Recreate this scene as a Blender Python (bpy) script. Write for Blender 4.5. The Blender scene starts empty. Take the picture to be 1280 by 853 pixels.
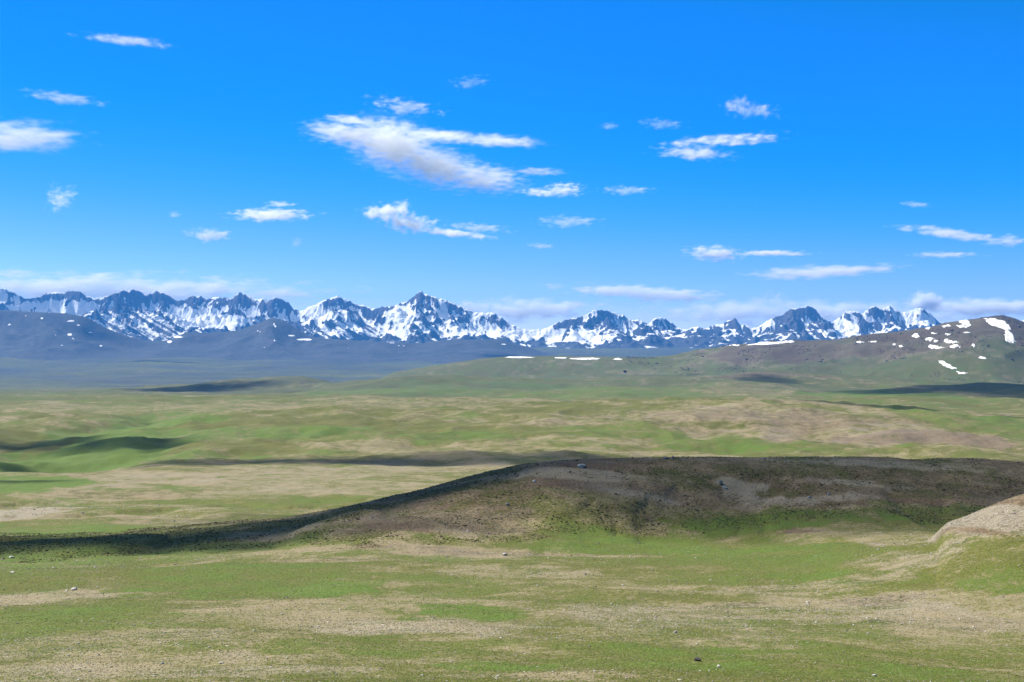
# ------------------------------------------------------------------ tuning
SUN_LEFT, SUN_EL, SUN_E = 62, 50, 5.0
SKY_E, SKY_AIR, SKY_DUST, SKY_OZ = .10, 1.0, 0.0, 6.0
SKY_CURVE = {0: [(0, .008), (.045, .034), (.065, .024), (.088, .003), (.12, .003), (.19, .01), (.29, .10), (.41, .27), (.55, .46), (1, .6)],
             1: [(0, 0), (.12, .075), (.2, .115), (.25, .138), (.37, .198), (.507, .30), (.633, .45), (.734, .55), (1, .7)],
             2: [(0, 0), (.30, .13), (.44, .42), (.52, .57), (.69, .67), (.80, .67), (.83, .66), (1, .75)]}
EXPO = 1.0
HAZE_D, HAZE_COL = 2.2e-5, (.075, .37, 1.0)
VB = 14
COL = dict(tan=(.205, .170, .100), earth=(.115, .068, .042), gravel=(.27, .238, .175), gravel2=(.19, .155, .12), olive=(.072, .080, .011), green=(.072, .112, .016),
           straw=(.18, .155, .055), green2=(.10, .15, .02), pebble=(.52, .48, .42), heath=(.030, .028, .014),
           rock=(.055, .052, .058), rock2=(.09, .08, .08), rock3=(.035, .034, .038), moor=(.05, .052, .05), moor_and_shade2=(.03, .038, .036), snow=(.92, .92, .92))  # moor tones: heath on the foothills, painted cloud shade on the far plain
DENOISE = True
import bpy, math, random
import numpy as np
random.seed(7)
R = math.radians
F = 1778.0                      # focal length in photo pixels (50 mm on 36 mm, 1280 wide)
CX, CY = 640.0, 426.0
scene = bpy.context.scene
col = scene.collection

# ------------------------------------------------------------------ numpy noise
def _hash(ix, iy, seed):
    h = (ix.astype(np.uint32) * np.uint32(374761393) + iy.astype(np.uint32) * np.uint32(668265263)
         + np.uint32(seed * 2246822519 % 4294967296))
    h = (h ^ (h >> np.uint32(13))) * np.uint32(1274126177)
    h = h ^ (h >> np.uint32(16))
    return h
def gnoise(x, y, seed=0):
    xf = np.floor(x); yf = np.floor(y)
    ix = xf.astype(np.int64).astype(np.int32); iy = yf.astype(np.int64).astype(np.int32)
    fx = x - xf; fy = y - yf
    u = fx * fx * fx * (fx * (fx * 6 - 15) + 10); v = fy * fy * fy * (fy * (fy * 6 - 15) + 10)
    def g(dx, dy):
        a = _hash(ix + dx, iy + dy, seed).astype(np.float64) * (2 * math.pi / 4294967296.0)
        return np.cos(a) * (fx - dx) + np.sin(a) * (fy - dy)
    n00, n10, n01, n11 = g(0, 0), g(1, 0), g(0, 1), g(1, 1)
    return ((n00 * (1 - u) + n10 * u) * (1 - v) + (n01 * (1 - u) + n11 * u) * v) * 1.5
def fbm(x, y, oct=4, seed=0, gain=.5, lac=2.03):
    s = np.zeros(np.broadcast(x, y).shape); a = 1; t = 0
    for i in range(oct):
        s += a * gnoise(x, y, seed + i * 17); t += a
        x = x * lac + 13.7; y = y * lac + 7.3; a *= gain
    return s / t
def ridged(x, y, oct=5, seed=0, gain=.5, lac=2.07):
    s = 0; a = 1; t = 0; w = 1
    for i in range(oct):
        n = 1 - np.abs(gnoise(x, y, seed + i * 31)) * 1.35
        n = np.clip(n, 0, 1) ** 2 * w
        w = np.clip(n * 1.6, 0, 1)
        s = s + a * n; t += a
        x = x * lac + 3.1; y = y * lac + 9.2; a *= gain
    return s / t
def sm(e0, e1, x):
    t = np.clip((x - e0) / (e1 - e0), 0, 1)
    return t * t * (3 - 2 * t)
def tab(pts, x, smooth=0):
    p = np.array(pts, float)
    return np.interp(x, p[:, 0], p[:, 1])
def csp(pts):
    """monotone-ish cubic (PCHIP) through points"""
    p = np.array(pts, float); X, Y = p[:, 0], p[:, 1]
    h = np.diff(X); d = np.diff(Y) / h
    m = np.zeros(len(X)); m[0] = d[0]; m[-1] = d[-1]
    for i in range(1, len(X) - 1):
        if d[i - 1] * d[i] > 0:
            w1 = 2 * h[i] + h[i - 1]; w2 = h[i] + 2 * h[i - 1]
            m[i] = (w1 + w2) / (w1 / d[i - 1] + w2 / d[i])
    def f(x):
        x = np.clip(x, X[0], X[-1])
        k = np.clip(np.searchsorted(X, x) - 1, 0, len(h) - 1)
        t = (x - X[k]) / h[k]
        return (Y[k] * (1 + 2 * t) * (1 - t) ** 2 + m[k] * h[k] * t * (1 - t) ** 2
                + Y[k + 1] * t * t * (3 - 2 * t) + m[k + 1] * h[k] * t * t * (t - 1))
    return f

# ------------------------------------------------------------------ terrain height
_base = csp([(math.log(a), b) for a, b in
    [(1, -1.7), (10, -4.3), (50, -15.5), (100, -27), (130, -32.5), (180, -41), (250, -51), (350, -63.5), (500, -78), (620, -86.5), (800, -97),
     (1000, -105), (1300, -111.5), (1700, -118), (2500, -129), (4000, -158), (6000, -215), (9000, -295),
     (12000, -325), (16000, -268), (20000, -142), (24000, -110), (60000, -100)]])

RIDGES = []
def ridge(name, pts, Yc, wf, wb, z_end=None, rough=0, seed=0, pw=1.0):
    """crest seen at (px,py); Yc: distance (number or table over px); wf/wb: width in front / behind"""
    RIDGES.append(dict(name=name, cr=csp(pts), lo=pts[0][0], hi=pts[-1][0],
                       Yc=csp(Yc) if isinstance(Yc, list) else (lambda x, c=Yc: c + 0 * x), wf=wf, wb=wb, rough=rough, seed=seed, pw=pw))
ridge('knoll', [(120, 705), (180, 688), (250, 672), (330, 662), (390, 649), (450, 634), (520, 614), (590, 594), (650, 581.5), (700, 576.5), (780, 573), (900, 571.5), (1060, 571.5),
                (1200, 573), (1330, 574), (1500, 585), (1800, 640)],
      [(120, 560), (330, 610), (640, 690), (900, 730), (1280, 760), (1800, 780)], 165, 150, seed=3)
ridge('plateau', [(-700, 600), (-200, 590), (0, 568), (90, 546), (180, 533), (250, 524), (330, 520), (420, 516), (560, 514), (640, 511), (700, 506), (760, 503), (850, 501), (960, 502), (1040, 506),
                  (1100, 511), (1150, 517), (1240, 530), (1280, 536), (1400, 545), (1900, 560)],
      [(-700, 2500), (0, 1900), (300, 2150), (700, 2250), (960, 2200), (1280, 1900), (1900, 1700)], 800, 700, seed=5, pw=1.25)
ridge('tongue', [(-300, 548), (-100, 541), (0, 534), (80, 527), (150, 521), (220, 518), (300, 519), (420, 524)],
      [(-300, 2700), (0, 2900), (420, 3100)], 500, 500, seed=6)
ridge('slope_right', [(960, 540), (1060, 524), (1120, 517), (1180, 513), (1280, 509), (1500, 503), (1900, 500)], 3000, 700, 600, seed=8)
ridge('swell', [(-500, 492), (0, 494), (200, 498), (500, 493), (800, 489), (1000, 486), (1280, 482), (1800, 475)], 4300, 800, 700, seed=9)
ridge('left_rise', [(90, 497), (150, 491), (220, 481), (300, 474), (370, 471.5), (410, 476), (460, 482)], 6200, 800, 900, seed=10)
ridge('green_rise', [(350, 487), (420, 479), (480, 473), (560, 470), (620, 473), (700, 474.5), (800, 471), (900, 465.5), (960, 461.5), (1040, 465.5), (1130, 471), (1280, 478), (1500, 490)],
      5600, 900, 900, seed=11)
RR = [(440, 470), (500, 464), (560, 455), (610, 447.5), (650, 444.5), (760, 444.5), (815, 446), (840, 445), (870, 439), (902, 433), (934, 430), (952, 427),
      (1000, 425.6), (1039, 424.5), (1075, 418), (1138, 411.6), (1173, 405.6), (1182, 402.5), (1197, 399), (1220, 396), (1230, 393.8), (1251, 392.7),
      (1264, 395.6), (1280, 401), (1340, 412), (1450, 405), (1600, 398), (1900, 430)]
ridge('bank', [(1130, 672), (1200, 652), (1240, 634), (1280, 619), (1360, 603), (1500, 600), (1800, 640)], 440, 95, 70, seed=14)
ridge('rocky_ridge', RR, [(440, 8200), (700, 8000), (1000, 7600), (1250, 7300), (1900, 7300)], 1500, 1300, seed=12, pw=1.1)

def bump(u, pw):
    u = np.clip(1 - u, 0, 1)
    return (u * u * (3 - 2 * u)) ** pw
def height(x, y, full=False):
    r = np.hypot(x, y)
    z = _base(np.log(np.maximum(r, 1)))
    yy = np.maximum(y, 1.0)
    px = CX + F * x / yy
    front = (y > 100)
    # valley floor undulation
    z = z + fbm(x / 900, y / 900, 4, 41) * (14 * sm(1500, 4000, r) + 30 * sm(8000, 11000, r))
    z = z + fbm(x / 140, y / 140, 4, 42) * 2.6 * sm(60, 260, r) * (1 + sm(900, 1600, r) * .4)
    z = z + (fbm(x / 28, y / 28, 4, 44) * 1.1 + fbm(x / 7, y / 7, 2, 45) * .16) * sm(90, 160, r) * (1 - sm(1200, 2500, r))
    z = z + fbm(x / 420 + .3, y / 420, 3, 43) * 5 * sm(350, 900, r)
    # raised ground to the right (spur beside the viewer)
    e = np.hypot((x - 215) / 150, (y - 395) / 165)
    z = z + 19 * bump(e, 1.0) + 7.0 * sm(40, 180, x) * sm(200, 420, y) * (1 - sm(620, 760, y))
    # stream-cut valley at the left edge
    own = np.zeros(r.shape, np.int8)
    for k, q in enumerate(RIDGES):
        yc = q['Yc'](px)
        zc = -(q['cr'](px) - CY) / F * yc
        t = y - yc
        w = np.where(t < 0, q['wf'], q['wb'])
        n = fbm(x / (q['wf'] * .9), y / (q['wf'] * .9), 3, 90 + q['seed'])
        u = np.abs(t) / (w * (1 + .35 * n * np.clip(np.abs(t) / w * 2, 0, 1)))
        zb = _base(np.log(yc))
        amp = np.maximum(zc - zb, 0) * sm(q['lo'], q['lo'] + 60, px) * (1 - sm(q['hi'] - 60, q['hi'], px))
        b = bump(u, q['pw']) * front
        top = zb + amp                                     # crest height (smooth)
        near = np.exp(-(t / (q['wf'] * .45)) ** 2) * (amp > 1) * front
        # raise towards the crest surface; never lower
        tgt = z * (1 - b) + top * b
        dz = np.maximum(tgt - z, 0)
        z = z + dz
        own = np.where((dz > .10 * np.maximum(amp, 4)) & (b > .06), k + 1, own)
    # relief on slopes
    rk = sm(5800, 6600, y) * (1 - sm(8200, 9200, y)) * sm(760, 900, px)
    z = z + rk * (ridged(x / 420, y / 420, 4, 61) - .5) * 26 * sm(6000, 6700, y)*(1-.8*np.exp(-((y - 7450) / 250) ** 2))
    pl = sm(1150, 1500, y) * (1 - sm(2500, 2900, y)) * front
    w1 = fbm(x / 300, y / 260, 4, 71)
    z = z + pl * (np.abs(w1) * -14 + 4.5) * sm(0, 1, .2 + .8 * (np.abs(y - 2150) > 0))
    kn = sm(520, 600, y) * (1 - sm(900, 1000, y)) * front
    mid_ = sm(2500, 3100, y) * (1 - sm(7000, 9000, y))
    z = z + mid_ * (fbm(x / 620, y / 420, 4, 72) * 26 - np.abs(fbm(x / 300, y / 300, 3, 73)) * 16)
    z = z + pl * (fbm(x / 110, y / 130, 4, 74) * 9.0 - np.abs(fbm(x / 170 + 5, y / 210, 3, 75)) * 15)
    z = z - kn * sm(.25, .6, ridged(x / 95, y / 130, 4, 77)) * 2.4 * (1 - np.exp(-((y - 725) / 45) ** 2))
    # stream valley on the left (steep green banks)
    c = -520 - .15 * (y - 1500) + 60 * np.sin(y / 170)
    z = z - 16 * np.exp(-((x - c) / 75) ** 2) * sm(1150, 1350, y) * (1 - sm(2400, 2800, y))
    if full:
        return z, own, px
    return z

# polar grid
thd = np.arange(-R(22.5), R(22.5) + 1e-9, .00092)
side = [thd[-1]]
st = .0012
while side[-1] < math.pi - .06:
    st = min(st * 1.16, .06); side.append(side[-1] + st)
side = np.array(side[1:])
th = np.concatenate([-side[::-1], thd, side])
rl = [1.0]
while rl[-1] < 30500:
    r = rl[-1]
    rl.append(r * (1.06 if r < 90 else 1.0056 if r < 1200 else 1.0042 if r < 9000 else 1.012))
rr = np.array(rl)
TH, RRr = np.meshgrid(th, rr)
GX = np.sin(TH) * RRr; GY = np.cos(TH) * RRr
GZ, OWN, GPX = height(GX, GY, True)
logr = np.log(rr)
def hgrid(x, y):
    x = np.asarray(x, float); y = np.asarray(y, float)
    r = np.log(np.maximum(np.hypot(x, y), 1.0)); t = np.arctan2(x, y)
    i = np.clip(np.searchsorted(logr, r) - 1, 0, len(rr) - 2); j = np.clip(np.searchsorted(th, t) - 1, 0, len(th) - 2)
    u = np.clip((r - logr[i]) / (logr[i + 1] - logr[i]), 0, 1); v = np.clip((t - th[j]) / (th[j + 1] - th[j]), 0, 1)
    return (GZ[i, j] * (1 - u) + GZ[i + 1, j] * u) * (1 - v) + (GZ[i, j + 1] * (1 - u) + GZ[i + 1, j + 1] * u) * v
_yy = np.geomspace(60, 40000, 5000)
def at(px, py):
    """first ground point seen at photo pixel"""
    x = (px - CX) / F * _yy
    d = hgrid(x, _yy) - (CY - py) / F * _yy
    k = np.argmax(d >= 0)
    if k == 0: k = len(_yy) - 1
    d0, d1 = d[k - 1], d[k]
    t = d0 / (d0 - d1) if d1 != d0 else 0
    y = _yy[k - 1] + (_yy[k] - _yy[k - 1]) * min(max(t, 0), 1)
    xx = (px - CX) / F * y
    return xx, y, float(hgrid(xx, y))

# ------------------------------------------------------------------ ground cover masks (patches on the ground, plus shade painted over the far plain)
nearw = sm(1200, 500, GY)
_w = fbm(GX / 90, GY / 90, 3, 207) * 1.2
N1 = np.tanh(fbm(GX / 60 + _w, GY / 75 - _w, 6, 201, gain=.58) * 3.2) * .42
N2 = np.tanh(fbm(GX / 300 + _w * .5, GY / 420, 6, 202, gain=.58) * 3.0) * .36
N3 = fbm(GX / 16, GY / 16, 4, 203)
grass = .68 + N2 * .9 + N1 * .75 + N3 * .25
earth = .20 + fbm(GX / 220, GY / 220, 4, 204) * .5 + N3 * .15       # reddish / brown soil
stone = .35 + fbm(GX / 45 + 9, GY / 45, 4, 205) * .6 + N3 * .2       # pale gravel
lush = .25 + fbm(GX / 120, GY / 120 + 4, 4, 206) * .7
def patch(px, py, rx, ry, g=None, e=None, s=None, l=None, k=1.0, wob=.8):
    x0, y0, _ = at(px, py)
    ya = at(px, py + ry)[1]; yb = at(px, py - ry)[1]
    ax = rx * y0 / F; ay = max((yb - ya) / 2, 1.0)
    if ay > 6 * y0 * ry / 60: ay = 6 * y0 * ry / 60
    i0 = np.searchsorted(rr, max(y0 - 2.2 * ay - ax, 1)); i1 = np.searchsorted(rr, (y0 + 2.2 * ay) * 1.12)
    j0 = np.searchsorted(th, math.atan2(x0 - 2.2 * ax, y0) - .05); j1 = np.searchsorted(th, math.atan2(x0 + 2.2 * ax, y0) + .05)
    sl = (slice(i0, i1), slice(j0, j1))
    d = np.hypot((GX[sl] - x0) / ax, (GY[sl] - y0) / ay)
    d = d + wob * (fbm(GX[sl] / (ax * .5), GY[sl] / (ay * .6), 4, int(px + py)) + .35 * N1[sl])
    m = sm(1.3, .7, d) * k * .9
    for arr, v in ((grass, g), (earth, e), (stone, s), (lush, l)):
        if v is not None:
            arr[sl] += (v + .35 * N3[sl] + .15 * N1[sl] - arr[sl]) * m
# region biases by what stands there
def bias(mask, g=None, e=None, s=None, l=None):
    for arr, v in ((grass, g), (earth, e), (stone, s), (lush, l)):
        if v is not None: arr[...] = arr + v * mask
idx = {q['name']: k + 1 for k, q in enumerate(RIDGES)}
gm = lambda a, b, c, d: sm(a, b, GY) * (1 - sm(c, d, GY))
bias(gm(800, 900, 1250, 1500) * 1.0, g=-.22, s=.10)                     # pale flat beyond the knoll
bias(gm(1300, 1600, 2400, 2700) * sm(600, 950, GPX), g=-.28, e=.30, s=.1)
bias(gm(1300, 1600, 2400, 2700) * (1 - sm(350, 700, GPX)), g=.10)
bias(gm(2600, 3000, 6500, 7000), g=.10, s=-.05)
bias(gm(1250, 1500, 2500, 2700), l=-.15)
bias(sm(6500, 9000, GY), g=.18, s=-.35, e=-.1)
bias(sm(3000, 4500, GY), g=.12, s=-.15)
kn = (OWN == idx['knoll']).astype(float)
t_kn = GY - RIDGES[0]['Yc'](GPX)
kw = sm(-150, -95, t_kn + 22 * N1 * 2) * sm(330, 480, GPX)
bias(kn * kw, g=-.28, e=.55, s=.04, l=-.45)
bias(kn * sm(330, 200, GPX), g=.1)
rkm = (OWN == idx['rocky_ridge']).astype(float)
topf = sm(-950, -350, GY - RIDGES[-1]['Yc'](GPX)) * sm(830, 940, GPX)
rn = fbm(GX / 350, GY / 350, 4, 303)
bias(rkm * sm(-.12, .25, topf - .45 + rn * .9), g=-.7, e=.5, s=.05)
P = [  # px, py, rx, ry, grass, earth, stone, lush
 (330, 722, 165, 24, 1.05, .0, .0, .55), (110, 762, 130, 8, .95, .0, .1, .4), (700, 745, 120, 10, .75, .1, .1, .3),
 (410, 735, 60, 10, 1.0, 0, 0, .9), (580, 765, 70, 11, 1.0, .0, .1, .8), (480, 808, 150, 13, .95, .05, .1, .6), (1245, 728, 45, 16, 1.0, .0, .1, .8),
 (960, 700, 150, 26, .9, .0, .1, .5), (760, 672, 190, 10, 1.0, .0, .0, .6), (1010, 647, 200, 11, 1.05, .0, .0, .7), (1180, 640, 90, 7, .9, .1, .0, .4), (560, 682, 70, 8, 1.0, .0, .0, .5),
 (200, 690, 260, 9, .85, .1, .05, .5), (60, 662, 120, 10, .95, .0, .0, .6), (820, 828, 150, 14, 1.0, .1, .05, .6), (1130, 818, 160, 9, .9, .1, .1, .4),
 (660, 846, 120, 6, .35, .3, .5, .2), (1180, 845, 150, 8, .85, .1, .2, .5), (620, 832, 70, 7, 1.0, .05, .05, .9),
 (50, 748, 110, 7, .15, .3, .6, .1), (120, 805, 190, 20, .42, .35, .6, .2), (60, 840, 150, 10, .35, .3, .7, .2), (330, 838, 180, 8, .4, .3, .7, .2), (540, 780, 150, 9, .3, .2, .75, .1),
 (860, 775, 150, 17, .35, .25, .75, .1), (1080, 765, 150, 15, .38, .35, .8, .1), (1200, 778, 120, 14, .25, .5, .6, .1), (640, 716, 110, 7, .4, .3, .6, .1),
 (640, 692, 200, 3.5, .15, .55, .5, .1), (420, 700, 90, 3, .3, .5, .5, .1), (1000, 735, 160, 8, .35, .4, .6, .2), (1090, 752, 70, 6, .2, .6, .6, 0),
 (1135, 700, 70, 18, .55, .35, .75, .1), (1262, 638, 70, 17, .12, .8, .22, 0), (1200, 648, 40, 5, .1, .6, .9, 0), (1150, 675, 70, 9, .55, .35, .45, .1), (1235, 690, 70, 18, .58, .35, .3, -.2), (1150, 700, 50, 10, .3, .4, .7, 0),
 (920, 757, 90, 3, .2, .5, .6, 0), (1000, 664, 30, 3, .1, .8, .4, 0),
 (30, 640, 60, 7, .05, .1, 1.0, 0), (300, 632, 190, 5, 1.0, .1, .1, .4), (200, 600, 170, 9, .30, .25, .65, .1), (400, 612, 170, 7, .35, .15, .6, .1), (130, 618, 110, 7, .35, .5, .4, .1),
 (420, 588, 140, 6, .3, .2, .6, .1), (20, 606, 85, 11, 1.2, .0, .0, 1.4), (70, 588, 90, 14, 1.15, .0, .0, 1.3), (120, 560, 90, 18, 1.1, .0, .0, 1.1), (170, 535, 90, 8, .95, .0, .0, 1.0), (215, 524, 70, 5, .9, .0, .0, .8),
 (430, 526, 210, 8, .95, .1, .0, -.15), (560, 536, 120, 7, .9, .1, .0, .1), (360, 560, 150, 7, .95, .1, .0, .0), (760, 512, 110, 4, .85, .3, .0, -.2), (880, 530, 90, 5, .8, .3, .1, -.2), (240, 572, 90, 8, .9, .2, .0, .8), (330, 540, 150, 8, .85, .2, .0, .8), (560, 550, 110, 9, 1.0, .1, .0, .6), (900, 549, 90, 7, .95, .1, .1, .6), (470, 558, 120, 8, .4, .3, .5, .2),
 (760, 540, 90, 10, .85, .2, .2, .5), (1050, 560, 100, 5, .8, .2, .2, .4), (1180, 545, 110, 9, .1, .8, .6, 0), (960, 520, 150, 10, .3, .6, .5, .1), (700, 530, 90, 5, .3, .45, .5, .2),
 (1200, 519, 110, 6, .85, .1, 0, .5), (1260, 524, 60, 8, .9, 0, 0, .6), (830, 492, 60, 3, 1.1, 0, 0, 1.0), (500, 486, 150, 6, .9, .1, 0, .7), (1000, 492, 200, 6, .5, .3, .3, .2),
 (500, 500, 220, 5, .5, .3, .3, .1), (200, 508, 200, 8, .55, .2, .3, .3), (750, 484, 130, 4, .85, .1, 0, .6), (1090, 492, 70, 5, 1.0, 0, 0, .8),
 (650, 480, 60, 3, .9, 0, 0, .8), (960, 467, 80, 3, .3, .7, .1, 0),
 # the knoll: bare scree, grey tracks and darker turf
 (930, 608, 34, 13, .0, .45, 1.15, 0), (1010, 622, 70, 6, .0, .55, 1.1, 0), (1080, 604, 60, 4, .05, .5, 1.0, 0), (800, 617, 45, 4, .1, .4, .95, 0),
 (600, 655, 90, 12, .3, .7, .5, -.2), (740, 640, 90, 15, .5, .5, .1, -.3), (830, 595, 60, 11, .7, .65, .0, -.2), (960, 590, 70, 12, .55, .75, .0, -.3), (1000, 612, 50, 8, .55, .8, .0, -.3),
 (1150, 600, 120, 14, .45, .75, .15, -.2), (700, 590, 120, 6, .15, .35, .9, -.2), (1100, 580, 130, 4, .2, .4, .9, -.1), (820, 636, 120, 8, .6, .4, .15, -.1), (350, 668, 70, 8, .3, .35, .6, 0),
]
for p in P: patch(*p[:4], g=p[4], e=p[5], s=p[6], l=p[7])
cover = np.stack([np.clip(grass, 0, 1.3), np.clip(earth, 0, 1.2), np.clip(stone, 0, 1.3), np.clip(lush, 0, 1.5)], -1)
moor = sm(3000, 8000, GY + 900 * N2 * 2) * (.72 + 1.1 * fbm(GX / 1500, GY / 900, 5, 401)) * (1 - rkm) + rkm * (.35 + .35 * topf)  # cloud shade and haze painted into the far plain; darker ground on the ridge
# ------------------------------------------------------------------ snow mountains: real relief 22-28 km away
SKY = [(-400, 395), (-300, 372), (-220, 385), (-150, 368), (-90, 378), (-40, 362), (0, 360), (7.5, 361), (30, 372.5), (41, 372), (50, 370.6), (59, 366), (71, 364.7), (80, 366), (90, 363), (101, 364.7),
 (110, 370.6), (121, 373), (137.5, 368.7), (147.5, 365.6), (153, 362), (160, 365), (165, 361), (176, 364.4), (181, 369), (190, 367.5), (195, 363), (205, 366), (215, 372),
 (221, 376), (227.5, 375), (234, 373), (240, 369.4), (251, 370.6), (259, 373.7), (267.5, 371), (281, 372), (287.5, 373.7), (295, 368.7), (300, 365), (309, 368.7), (315, 371),
 (322.5, 374), (330, 373), (335, 377), (342.5, 371.5), (350, 373), (360, 377.5), (365, 383.7), (376, 389), (386, 383.7), (397.5, 379), (405, 375), (415, 372), (422.5, 369),
 (431, 373.7), (437.5, 376), (442.5, 379), (449, 380.6), (457.5, 382), (467.5, 386), (479, 383), (490, 382.5), (500, 379), (510, 376), (517.5, 370), (522.5, 365.6), (527, 363),
 (531, 367), (540, 370), (550, 373), (561, 376), (569, 380), (576, 382), (585, 386), (592.5, 390), (607.5, 391), (614, 390), (622.5, 393.7), (631, 400), (640, 405.6), (654, 411),
 (666, 412), (682.5, 410.6), (695, 403.7), (710, 399), (725, 396), (734, 392.5), (742.5, 387.5), (754, 387), (767.5, 390.6), (780, 394), (786, 397.5), (790, 400), (797.5, 399),
 (806, 403), (810, 404), (817.5, 398), (826, 396), (835, 400), (847.5, 409), (856, 412), (871, 408), (880, 410), (890, 407), (896, 405), (901, 406), (909, 401), (919, 397),
 (925, 405.6), (934, 406), (940, 410.6), (950, 407.5), (959, 401), (970, 395.6), (980, 392.5), (989, 385), (998, 385), (1011, 382), (1020, 386.5), (1026, 396), (1039, 404),
 (1050, 396), (1058.5, 388), (1072, 389), (1079, 392), (1086, 385), (1094, 382), (1101, 386.5), (1112, 382), (1121, 388), (1127, 390.6), (1136, 389), (1150, 384), (1162, 390.6),
 (1173, 401.5), (1190, 406), (1220, 409), (1260, 404), (1300, 396), (1350, 402), (1400, 388), (1460, 396), (1520, 385), (1600, 399), (1700, 392)]
DX, DY = 17.0, 17.0
mx = np.arange(-14000, 14200, DX); my = np.arange(21800, 28400, DY)
MX, MY = np.meshgrid(mx, my)
yc = 25600 + 700 * gnoise(mx / 2600, mx * 0 + .5, 11) + 260 * gnoise(mx / 900, mx * 0 + 3.5, 12)
pxc = CX + F * mx / yc
skyc = tab(SKY, pxc) + 1.25 * gnoise(mx / 70, mx * 0, 13) + .8 * gnoise(mx / 31, mx * 0, 14)
zc = (CY - skyc) / F * yc
ZB = -170.0
yc2 = yc[None, :]; zc2 = zc[None, :]
# domain warp so that spurs wander
wx = MX + 260 * fbm(MX / 900, MY / 900, 3, 21)
Wf = 3000 * (1 + .45 * gnoise(mx / 1500, mx * 0 + 9, 22))[None, :] + 300 * fbm(MX / 700, MY / 700, 2, 23)
t = yc2 - MY
u = np.clip(np.where(t > 0, t / Wf, -t / 2400), 0, 1)
zcw = np.empty_like(MX)
for i in range(MX.shape[0]):
    zcw[i] = np.interp(wx[i] * .35 * np.minimum(u[i] * 3, 1) + MX[i] * (1 - .35 * np.minimum(u[i] * 3, 1)), mx, zc)
k_s = 31
ker = np.hanning(2 * k_s + 1); ker /= ker.sum()
zsm = np.convolve(np.pad(zc, k_s, mode='edge'), ker, 'valid')[None, :]
mixs = sm(.02, .35, u)
cr_ = zcw * (1 - mixs) + zsm * mixs
prof = np.where(u < .33, (1 - u) ** 2.6, 0); 
prof = (1 - u) ** 2.1 * .93 + .07 * (1 - u)
MZ = ZB + (cr_ - ZB) * prof
# nearer summits and buttresses standing in front of the main crest
PK = [(165, 366, 24700, 1500), (118, 393, 23800, 900), (222, 402, 24200, 560), (300, 368, 25000, 700), (262, 398, 24300, 520), (342, 391, 23400, 950), (342, 373, 25000, 620), (425, 373, 24900, 1100), (527, 364.5, 25000, 1150),
      (497, 408, 24000, 500), (524, 402, 24000, 650), (562, 378, 24900, 800), (605, 393, 24900, 700), (750, 389, 25000, 1000), (723, 398, 25000, 550), (778, 422, 24000, 650), (826, 397, 24300, 1200), (800, 402, 24500, 450),
      (896, 406, 24600, 650), (919, 398.5, 24700, 420), (900, 428, 23800, 500), (990, 387, 24300, 900), (1012, 384, 24500, 820), (1060, 391, 25000, 500), (1095, 384, 24800, 620), (1113, 384, 24900, 500), (1150, 387, 24900, 650), (60, 372, 25200, 700), (0, 362, 24900, 1100)]
for i, (px, py, yy, rad) in enumerate(PK):
    cx = (px - CX) / F * yy; cz = (CY - py) / F * yy
    ang = np.arctan2(MY - yy, MX - cx)
    d = np.hypot((MX - cx), (MY - yy) * .85) + 90 * fbm(MX / 300, MY / 300, 3, 300 + i)
    spur = 1 + .32 * np.cos(ang * (3 + i % 3) + i * 1.7 + d / 900) + .10 * np.cos(ang * 9 + i)
    v = np.clip(d / (rad * 2.1 * spur), 0, 1)
    MZ = np.maximum(MZ, ZB + (cz - ZB) * (.9 * (1 - v) ** 1.75 + .1 * (1 - v)))
# carve gullies (never raises anything above the crest line)
rg = ridged(MX / 620 + .2, MY / 780, 6, 31, gain=.55)
rg2 = ridged((wx + .55 * MY) / 260 + .2, MY / 380, 5, 33, gain=.6)
hrel = np.clip((MZ - ZB) / 900, 0, 1.2)
env = sm(.0, .10, u) * (.25 + hrel)
MZ = MZ - env * (1 - rg) * 270 - (env * .8 + .1 * hrel) * (1 - rg2) * 90 + 30 * env
MZ = MZ - hrel * 22 * np.abs(fbm(MX / 70, MY / 90, 4, 35)) * 2

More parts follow.
